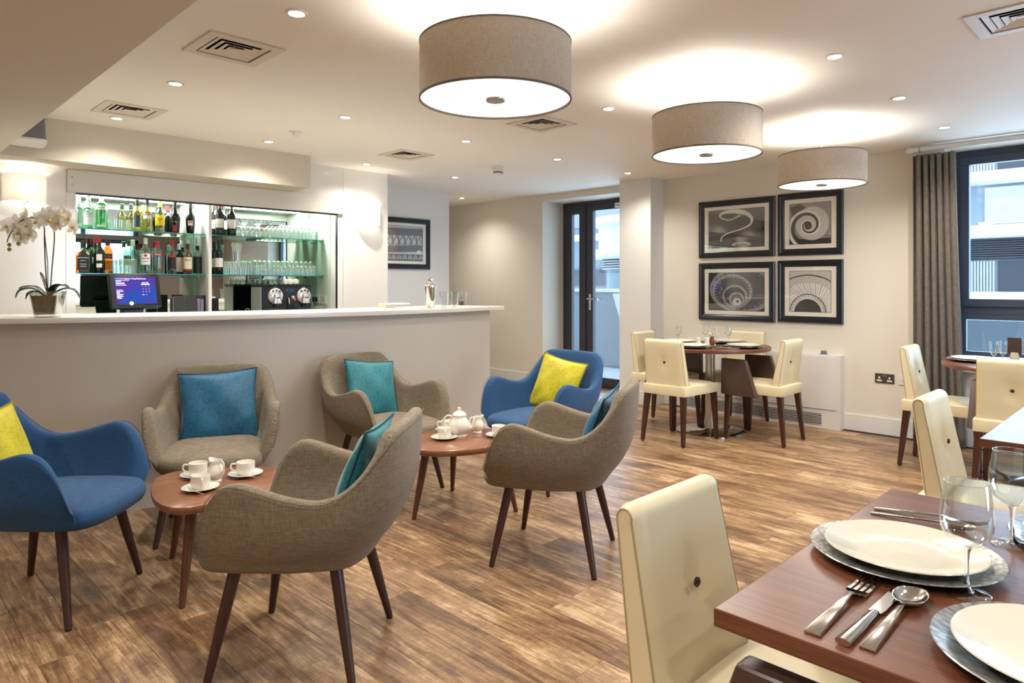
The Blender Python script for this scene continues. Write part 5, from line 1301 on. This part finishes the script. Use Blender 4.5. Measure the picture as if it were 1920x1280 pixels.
# directions given to the right (r) and away (f) of the view, in the plant's own frame
VR, VF = Vector((1, -1, 0)).normalized(), Vector((1, 1, 0)).normalized()
Rinv = Matrix.Rotation(radians(30), 3, 'Z')
def O(r, f, z): return Rinv @ (VR*r + VF*f) + Vector((0, 0, z))
for pth, w_ in (([O(-.01,0,.11), O(-.06,-.03,.155), O(-.115,-.05,.145), O(-.135,-.06,.105)], .022), ([O(0,0,.11), O(-.08,.02,.165), O(-.15,.03,.165), O(-.185,.04,.155)], .016), ([O(0,.01,.12), O(-.03,.03,.17), O(-.055,.04,.22), O(-.075,.05,.25)], .010),
   ([O(.01,0,.11), O(.05,-.02,.16), O(.10,-.03,.175), O(.14,-.03,.155)], .026), ([O(.01,.0,.12), O(.08,.02,.155), O(.13,.03,.145), O(.16,.03,.10)], .018), ([O(.0,-.02,.11), O(-.02,-.06,.14), O(-.04,-.09,.13), O(-.05,-.10,.10)], .020)):
    o = mk('leaf', leaf_vf(pth, w_), leafm, t, smooth=180); m = o.modifiers.new('th', 'SOLIDIFY'); m.thickness = .002
mk('stem', tube(spline([O(0,0,.10), O(-.012,0,.28), O(-.018,0,.42), O(-.022,0,.50), O(-.06,-.01,.545), O(-.13,-.02,.53), O(-.19,-.02,.46), O(-.21,-.02,.41)], 6, closed=False), .0032, 8), gstem, t)
mk('stem', tube(spline([O(.004,.01,.10), O(.018,.01,.28), O(.030,.01,.42), O(.034,.01,.50), O(.07,.02,.54), O(.14,.03,.52)], 6, closed=False), .0032, 8), gstem, t)
mk('support_stake', tube([O(.002,0,.10), O(.0,0,.30), O(-.022,-.004,.53)], .0022, 6), M0('dark stake', '3a2433', .6), t)
pet = NT('white orchid petal'); pd = pet.n('ShaderNodeBsdfDiffuse'); pd.inputs[0].default_value = (*lin('f2efe8'), 1); pt = pet.n('ShaderNodeBsdfTranslucent'); pt.inputs[0].default_value = (*lin('f2efe8'), 1); pm_ = pet.n('ShaderNodeMixShader'); pm_.inputs[0].default_value = .3; pet.l(pd, pm_, 0, 1); pet.l(pt, pm_, 0, 2); pet.l(pm_, pet.out)
yc = M0('yellow orchid lip', 'd9b92e', .5)
def petal(L_, w_, a, lift):
    v = []; n = 7
    for i in range(n+1):
        u = i/n; ww = w_*sin(pi*(u*.9+.06))**.6; r = L_*u; z = lift*L_*(u**1.5)
        for s in (-1, -.5, 0, .5, 1): v.append((r*cos(a) - s*ww*sin(a), z - .25*ww*s*s*0 + .004*s*s, r*sin(a) + s*ww*cos(a)))
    return v, ring_faces(n+1, 5, closed=False)
fproto = None
def flower(c, yaw, pitch, s):
    global fproto
    if fproto is None:
        fme = mesh('flower', join(*[petal(.040, .021 if k in (1, 4) else .013, pi/2 + 2*pi*k/5, -.25) for k in range(5)]), pet.m, smooth=180)
        lip = mesh('lip', xf(lathe([(0, 0), (.006, .003), (.007, .009), (.002, .014)], 10), (0, 0, -.004), rx=pi/2), yc, smooth=60); fproto = (fme, lip)
    s *= 1.18
    o = ob('flower', fproto[0], t, c); o.rotation_euler = (pitch, random.uniform(-.4, .4), yaw); o.scale = (s, s, s)
    ob('lip', fproto[1], o)
base_yaw = radians(30) - radians(45)
for (r, f, z, s) in ((-.205,-.02,.50,1.0), (-.155,-.03,.515,1.05), (-.125,.0,.555,.95), (-.185,.01,.455,1.0), (-.135,-.03,.465,1.15), (-.095,-.02,.50,1.2), (-.075,-.03,.455,1.0), (-.115,-.035,.43,.9), (-.055,-.01,.525,1.1),
   (.0,-.02,.555,1.0), (.035,-.03,.535,1.2), (.075,.0,.565,1.1), (.07,-.02,.515,1.1), (.11,.01,.54,1.1), (.13,.02,.50,1.0), (.03,.0,.575,.9)):
    flower(O(r, f, z), base_yaw + random.uniform(-.6, .6), random.uniform(-.3, .3), s)
for (r, z) in ((-.178, .395), (-.128, .40), (-.178, .37)): mk('bud', xf(lathe([(0, -.012), (.009, -.006), (.011, .002), (.006, .010), (0, .013)], 12), O(r, -.045, z)), M0('green bud', '7fa03a', .5), t)

x, y = ctr(807, 577.5)
t = thing('cocktail_shaker', 'polished steel cocktail shaker standing on the bar end', 'shaker', (x, y, ZC))
mk('body', lathe([(0, 0), (.028, 0), (.030, .004), (.042, .150), (.043, .158)], 36), MT['chrome'], t)
mk('shoulder', lathe([(.043, .158), (.043, .166), (.038, .178), (.026, .190), (.020, .196), (.019, .202)], 36, cap=False), MT['chrome'], t)
mk('cap', lathe([(.019, .200), (.020, .204), (.020, .226), (.017, .232), (0, .233)], 28), MT['chrome'], t)
x, y = ctr(833, 577); glass_item('fluted_tumbler', 'tumbler', 'clear faceted tumbler on the bar end, left of the pair', (x, y, ZC), 'faceted tumblers on the bar')
x, y = ctr(846, 575.5); glass_item('fluted_tumbler', 'tumbler', 'clear faceted tumbler on the bar end, right of the pair', (x-.015, y-.055, ZC), 'faceted tumblers on the bar')
x, y = ctr(727, 577)
t = thing('napkin_stack', 'small beige stack of napkins at the back edge of the bar', 'napkins', (x+.02, y+.05, ZC))
mk('napkins', box(-.04, .04, -.04, .04, 0, .022), M0('beige napkins', 'cfc5ae', .8), t, smooth=0, bevel=.002)
mk('card', box(-.04, .19, -.05, .05, .023, .034), MT['trimw'], t, smooth=0, bevel=.002)

# ================================================================= TEA THINGS
ZT = .42
spoon_p = [None]
def spoon_vf(L_=.13, w_=.012, hw=.0035):
    v = []; n = 12; rings = []
    P = []
    for i in range(n+1):
        u = i/n; x = L_*.30*u; ww = w_*sin(pi*(u*.94+.03))**.7; rings.append((x, ww, -.006*sin(pi*u)))
    for i in range(6):
        u = i/5; rings.append((L_*.30 + L_*.70*u, hw*(.6 + .7*u), .003*sin(pi*u) + .001))
    for x, ww, z in rings:
        for s in (-1, -.5, .5, 1): v.append((x, s*ww, z + .006 + (.0 if abs(s) == 1 else (z*.6 if x < L_*.30 else 0))))
    m_ = len(rings); nv = len(v); v += [(a, b, c-.0016) for a, b, c in v]
    F = ring_faces(m_, 4, closed=False); F += [tuple(i+nv for i in q[::-1]) for q in F]
    for i in range(m_-1): F += [(4*i, 4*i+4, 4*i+4+nv, 4*i+nv), (4*i+3, 4*i+3+nv, 4*i+7+nv, 4*i+7)]
    F += [(0, nv, nv+1, 1), (1, nv+1, nv+2, 2), (2, nv+2, nv+3, 3)]; e_ = 4*(m_-1); F += [(e_, e_+1, e_+1+nv, e_+nv), (e_+1, e_+2, e_+2+nv, e_+1+nv), (e_+2, e_+3, e_+3+nv, e_+2+nv)]
    return v, F
_tc = {}
def tea_set(c, hang, lab, sang, grp_s='white saucers on the coffee tables'):
    x, y = W(*c)
    if 's' not in _tc:
        s = thing('saucer', 'saucer', 'saucer', (x, y, ZT), 0, grp_s)
        mk('dish', lathe([(0, .002), (.028, .0), (.045, .004), (.072, .014), (.074, .0155), (.072, .016), (.045, .008), (.030, .005), (.028, .006), (0, .006)], 40, cap=False), MT['china'], s)
        u_ = thing('cup', 'cup', 'cup', (x, y, ZT), 0, 'white cups on the coffee tables')
        mk('bowl', lathe([(0, .006), (.026, .006), (.027, .010), (.034, .016), (.0395, .030), (.040, .064), (.0385, .0645), (.038, .030), (.032, .018), (0, .016)], 36, cap=False), MT['china'], u_)
        mk('handle', tube(spline([(.039, 0, .056), (.056, 0, .058), (.062, 0, .045), (.055, 0, .030), (.038, 0, .024)], 5, closed=False), .0038, 8), MT['china'], u_)
        p_ = thing('teaspoon', 'teaspoon', 'spoon', (x, y, ZT), 0, 'teaspoons on the saucers')
        mk('spoon', spoon_vf(.125, .0115, .0028), MT['silver'], p_)
        _tc['s'] = (s, u_, p_)
        s['label'] = 'white saucer ' + lab; u_['label'] = 'white cup ' + lab; p_['label'] = 'teaspoon on the saucer ' + lab
    else:
        s, u_, p_ = _tc['s']
        s = copy_tree(s, None, (x, y, ZT), 0, 'white saucer ' + lab); u_ = copy_tree(u_, None, (x, y, ZT), 0, 'white cup ' + lab); p_ = copy_tree(p_, None, (x, y, ZT), 0, 'teaspoon on the saucer ' + lab)
    u_.rotation_euler = (0, 0, hang - pi/4)
    d_ = sang - pi/4; p_.rotation_euler = (0, 0, d_ + pi*.62); p_.location = (x + .058*cos(d_), y + .058*sin(d_), ZT+.006)
# handle angles are measured in view terms: 0 = right of the view, 90 deg = away
A = radians
tea_set((-1.305, 2.86), A(-60), 'nearest the viewer on the near coffee table', A(215))
tea_set((-1.405, 3.055), A(200), 'back left on the near coffee table, by the milk jug', A(225))
tea_set((-1.198, 3.07), A(200), 'at the right on the near coffee table', A(235))
tea_set((-.377, 3.80), A(-80), 'at the front left of the teapot table', A(350))
tea_set((-.375, 4.0), A(190), 'behind the teapot', A(120))
tea_set((-.075, 3.86), A(100), 'at the right of the teapot table by the armchair', A(190))
jug_me = None
def jug(c, ang, lab):
    x, y = W(*c); t = thing('milk_jug', lab, 'jug', (x, y, ZT), ang - pi/4, 'white milk jugs')
    n = 32; prof = [(.026, 0), (.027, .004), (.022, .010), (.032, .026), (.037, .042), (.034, .058), (.025, .072), (.023, .080), (.027, .092)]
    v = []
    for inner in (0, 1):
        for r, z in (prof if not inner else prof[::-1][:-3]):
            for i in range(n):
                a = 2*pi*i/n; q = r - (.0022 if inner else 0)
                sp_ = max(0, (z-.07)/.022)*max(0, cos(a))**6*.016; v.append(((q+sp_)*cos(a), (q)*sin(a), z + .008*max(0, (z-.085)/.007)*max(0, cos(a))**4))
    mk('body', (v, ring_faces(len(prof)*2-3, n) + [tuple(range(n-1, -1, -1))]), MT['china'], t, smooth=60)
    mk('handle', tube(spline([(-.024, 0, .084), (-.042, 0, .092), (-.054, 0, .074), (-.048, 0, .050), (-.034, 0, .036)], 5, closed=False), .0038, 8), MT['china'], t)
jug((-1.295, 2.985), A(100) if False else A(150), 'white milk jug between the cups on the near coffee table')
jug((-.200, 3.965), A(35), 'white milk jug right of the teapot')
x, y = W(-.300, 3.885); t = thing('teapot', 'white china teapot with domed lid on the farther coffee table', 'teapot', (x, y, ZT), A(-5) - pi/4)
mk('body', lathe([(0, .0), (.044, 0), (.045, .006), (.038, .012), (.055, .030), (.063, .052), (.060, .072), (.046, .094), (.038, .106), (.038, .116), (0, .117)], 40, cap=False), MT['china'], t)
lidd = mk('lid', lathe([(.040, .114), (.041, .119), (.036, .128), (.022, .138), (.010, .142), (.006, .147), (.011, .154), (.010, .160), (0, .162)], 36), MT['china'], t)
mk('spout', tube(spline([(.050, 0, .038), (.078, 0, .052), (.086, 0, .080), (.098, 0, .106), (.106, 0, .110)], 5, closed=False), [.016, .015, .0145, .014, .0135, .013, .0125, .012, .0115, .011, .0105, .010, .0095, .009, .0085, .0082, .008, .0075, .007, .0065, .006], 12), MT['china'], t)
mk('handle', tube(spline([(-.038, 0, .104), (-.064, 0, .114), (-.088, 0, .094), (-.084, 0, .062), (-.058, 0, .040)], 5, closed=False), .0055, 10), MT['china'], t)

# ================================================================= LAID TABLES
ZD = .75
def hammered():
    nt = NT('hammered silver charger'); b = bsdf(nt, lin('c3c4bf'), .26, .85); tc = nt.n('ShaderNodeTexCoord')
    mp = nt.n('ShaderNodeMapping'); mp.inputs['Scale'].default_value = (62, 120, 1); mp.inputs['Rotation'].default_value = (0, 0, .5); nt.l(tc, mp, 3)
    vo = nt.n('ShaderNodeTexVoronoi', _Scale=1.0, _Randomness=.8); nt.l(mp, vo); bp = nt.n('ShaderNodeBump', _Strength=1.0, _Distance=.008); bp.invert = True; nt.l(vo, bp, 0, 2); nt.l(bp, b, 0, 'Normal')
    mx = nt.n('ShaderNodeMix', data_type='RGBA'); mx.inputs[6].default_value = (*lin('e6e6e2'), 1); mx.inputs[7].default_value = (*lin('73736f'), 1); nt.l(vo, mx, 0, 0); nt.l(mx, b, 2, 0); return nt.m  # bright highlights on the cells and darker gaps are painted into the colour
MT['charger'] = hammered()
_pl = {}
def setting(c, lab, seg=56, rz=0):
    if not _pl:
        a = thing('charger_plate', 'hammered silver charger ' + lab, 'charger', (c[0], c[1], ZD), rz, 'silver charger plates')
        mk('dish', lathe([(0, .001), (.10, .0), (.112, .002), (.130, .010), (.1645, .0165), (.166, .0175), (.1645, .019), (.130, .013), (.112, .006), (0, .004)], 72, cap=False), MT['charger'], a, smooth=50)
        p = thing('dinner_plate', 'white dinner plate on the charger ' + lab, 'plate', (c[0], c[1], ZD+.0065), rz, 'white dinner plates')
        mk('dish', lathe([(0, .001), (.085, .0), (.09, .002), (.137, .017), (.140, .0195), (.1385, .0215), (.134, .020), (.100, .010), (.085, .0065), (.06, .006), (0, .005)], 72, cap=False), MT['plate'], p, smooth=50)
        _pl['a'] = (a, p); return
    a, p = _pl['a']; copy_tree(a, None, (c[0], c[1], ZD), rz, 'hammered silver charger ' + lab); copy_tree(p, None, (c[0], c[1], ZD+.0065), rz, 'white dinner plate on the charger ' + lab)
setting((1.470, .398), 'by the large cream chair in the foreground', rz=.2)
setting((1.205, .120), 'at the bottom right corner of the picture', rz=1.1)
setting((1.795, .118), 'cut off at the right edge behind the nearest goblet', rz=2.0)
cf = thing('fork', 'steel dinner fork, leftmost of the cutlery on the foreground table', 'fork', (1.050, .409, ZD+.001), 0, 'steel forks')
def fork_vf():
    parts = []
    parts.append(([(0,-.013,0),(0,.013,0),(.17,.0045,.008),(.17,-.0045,.008),(0,-.012,.004),(0,.012,.004),(.17,.0035,.0115),(.17,-.0035,.0115)], [(0,1,2,3),(4,7,6,5),(0,4,5,1),(1,5,6,2),(2,6,7,3),(3,7,4,0)]))
    def strip(P, w_, t_=.0022):
        v = []
        for (x, y, z), ww in zip(P, w_): v += [(x, y-ww, z), (x, y+ww, z), (x, y+ww, z+t_), (x, y-ww, z+t_)]
        n = len(P); return v, ring_faces(n, 4) + [(0,1,2,3), ((n-1)*4+3, (n-1)*4+2, (n-1)*4+1, (n-1)*4)]
    parts.append(strip([(.165, 0, .009), (.175, 0, .008), (.184, 0, .004), (.20, 0, .002)], [.005, .010, .016, .0175]))
    for k in range(4):
        y0 = -.0143 + .00955*k; parts.append(strip([(.197, y0, .0022), (.225, y0*1.0, .001), (.252, y0*.98, .003), (.275, y0*.95, .009)], [.0029, .0026, .0021, .0012]))
    return parts
fh, *ft = fork_vf()
mk('handle', fh, MT['silver'], cf, smooth=40, bevel=.001); mk('tines', join(*ft), MT['silver'], cf, smooth=40, bevel=0)
kn = thing('knife', 'steel dinner knife between the fork and the spoon on the foreground table', 'knife', (1.050, .365, ZD+.001), A(-1), 'steel knives')
mk('handle', tube([(0, 0, .005), (.06, 0, .005), (.13, 0, .005), (.137, 0, .005)], [.0115, .0095, .007, .006], 12, flat=.5), MT['silver'], kn)
mk('blade', ([(.135,-.009,.003),(.150,-.011,.003),(.215,-.010,.003),(.252,.000,.003),(.245,.009,.003),(.135,.009,.003)] + [(.135,-.009,.0042),(.150,-.011,.0042),(.215,-.010,.0042),(.252,.000,.0042),(.245,.009,.0050),(.135,.009,.0055)],
   [(5,4,3,2,1,0),(6,7,8,9,10,11)] + [(i, (i+1) % 6, (i+1) % 6 + 6, i+6) for i in range(6)]), MT['silver'], kn, smooth=20)
spn = thing('spoon', 'steel round bowled spoon beside the charger on the foreground table', 'spoon', (1.062, .335, ZD+.001), 0, 'steel spoons')
mk('handle', ([(0,-.012,0),(0,.012,0),(.175,.004,.008),(.175,-.004,.008),(0,-.011,.0035),(0,.011,.0035),(.175,.003,.011),(.175,-.003,.011)], [(0,1,2,3),(4,7,6,5),(0,4,5,1),(1,5,6,2),(2,6,7,3),(3,7,4,0)]), MT['silver'], spn, smooth=40, bevel=.001)
sb = lathe([(0, .0), (.45, .06), (.8, .25), (1.0, .62), (1.0, .70), (.93, .62), (.75, .33), (.42, .16), (0, .10)], 32, cap=False)
mk('bowl', xf(sb, (.212, 0, 0), s=(.041, .0255, .019)), MT['silver'], spn, smooth=180)
o = copy_tree(cf, None, (1.745, .535, ZD+.001), A(-80), 'steel fork lying beyond the charger, half behind the nearest goblet'); o.scale = (.8, .6, 1)
o = copy_tree(spn, None, (1.705, .53, ZD+.001), A(-84), 'steel spoon lying along the far side of the foreground charger'); o.scale = (.8, .6, 1)
x, y = 1.377, .276; glass_item('goblet', 'wine_goblet', 'large clear wine goblet nearest the viewer on the foreground table', (x, y, ZD), 'wine goblets')
x, y = 1.700, .262; glass_item('goblet', 'wine_goblet', 'clear wine goblet behind the nearest one, at the right edge', (x, y, ZD), 'wine goblets')
# round table by the prints
tx, ty = TG
for (dx, dy, lab) in ((-.31, 0, 'nearest on the far round table, before the armless chair'), (0, -.31, 'at the right of the far round table'), (.31, 0, 'at the wall side of the far round table'), (0, .31, 'at the left of the far round table')):
    setting((tx+dx, ty+dy), lab)
for k, (px, py, dd, lab) in enumerate(((1283, 0, (-.16, .22), 'small goblet left on the far round table'), (1369, 0, (.13, -.10), 'small goblet right on the far round table'), (1325, 0, (.10, .10), 'small goblet behind the salt and pepper'), (1335, 0, (-.10, -.10), 'small goblet before the rose vase'))):
    glass_item('small_goblet', 'small_goblet', lab, (tx+dd[0], ty+dd[1], ZD), 'goblets on the far round table')
for sgn, lab in ((.0, 'white china pepper pot, right of the pair on the far round table'), (.075, 'white china salt pot, left of the pair on the far round table')):
    s = thing('cruet_pot', lab, 'shaker', (tx - sgn*.7 - .02, ty + sgn*.7 + .02, ZD), 0, 'white salt and pepper pots'); mk('body', lathe([(.026, 0), (.027, .01), (.016, .045), (.018, .062), (.012, .068), (0, .070)], 20), MT['china'], s)
    mk('top_holes', lathe([(.006, .0705), (0, .071)], 8), MT['black'], s)
s = thing('bud_vase', 'small copper vase with a pale rose on the far round table', 'vase', (tx+.03, ty+.0, ZD)); mk('vase', lathe([(.018, 0), (.022, .03), (.014, .07), (.016, .075)], 16), M0('copper vase', '9a5a44', .3, .6), s)
mk('rose', xf(join(*[xf(lathe([(.004, 0), (.014*q, .008), (.016*q, .020), (.010*q, .026)], 10, cap=False), rz=q) for q in (1, .7, .4)]), (-.012, .012, .08)), M0('cream rose', 'ead7b4', .6), s)
mk('leaf', leaf_vf([(0,0,.08), (.01,-.008,.098), (.02,-.012,.10)], .010), M0('rose leaf', '6e9440', .5), s)
for dx, dy, rz, lab in ((-.30, -.19, 0, 'nearest the viewer'), (-.20, -.36, pi/2, 'before the right plate')):
    copy_tree(cf, None, (tx+dx, ty+dy, ZD+.001), rz, 'steel fork on the far round table ' + lab); copy_tree(kn, None, (tx+dx, ty+dy-.03 if rz == 0 else ty+dy, ZD+.001), rz, 'steel knife on the far round table ' + lab) if rz == 0 else copy_tree(kn, None, (tx+dx+.03, ty+dy, ZD+.001), rz, 'steel knife on the far round table ' + lab)
# window table
hx, hy = TH_
setting((hx-.02, hy+.31), 'on the window table by the curtain side chair')
setting((hx-.31, hy-.02), 'on the window table behind the armchair back')
for px, dd, lab in ((0, (-.095, .205), 'short stemmed flute with water, left of the pair on the window table'), (0, (.0, .17), 'short stemmed flute, right of the pair on the window table')):
    glass_item('flute', 'flute_glass', lab, (hx+dd[0], hy+dd[1]-.02, ZD), 'flutes on the window table')
s = thing('menu_stand', 'dark brown menu holder with beige base at the right edge of the window table', 'menu', (onX(1921, 5.72), 0, 0)); s.location = (5.66, .86, ZD)
mk('base', lathe([(.03, 0), (.03, .02), (.02, .07), (0, .07)], 20), M0('beige ceramic', 'cdbca3', .5), s); mk('card', box(-.004, .004, -.04, .04, .06, .17), M0('dark brown card', '3c2a22', .5), s, smooth=0)
# middle right table
s = thing('side_plate', 'white side plate at the right edge of the middle rectangular table', 'plate', (3.40, .36, ZD)); mk('dish', lathe([(0, .0), (.05, 0), (.08, .010), (.081, .012), (.05, .005), (0, .004)], 36, cap=False), MT['plate'], s)
mk('foot_ring', lathe([(.045, 0), (.045, -.0005)], 20, cap=False), MT['plate'], s)
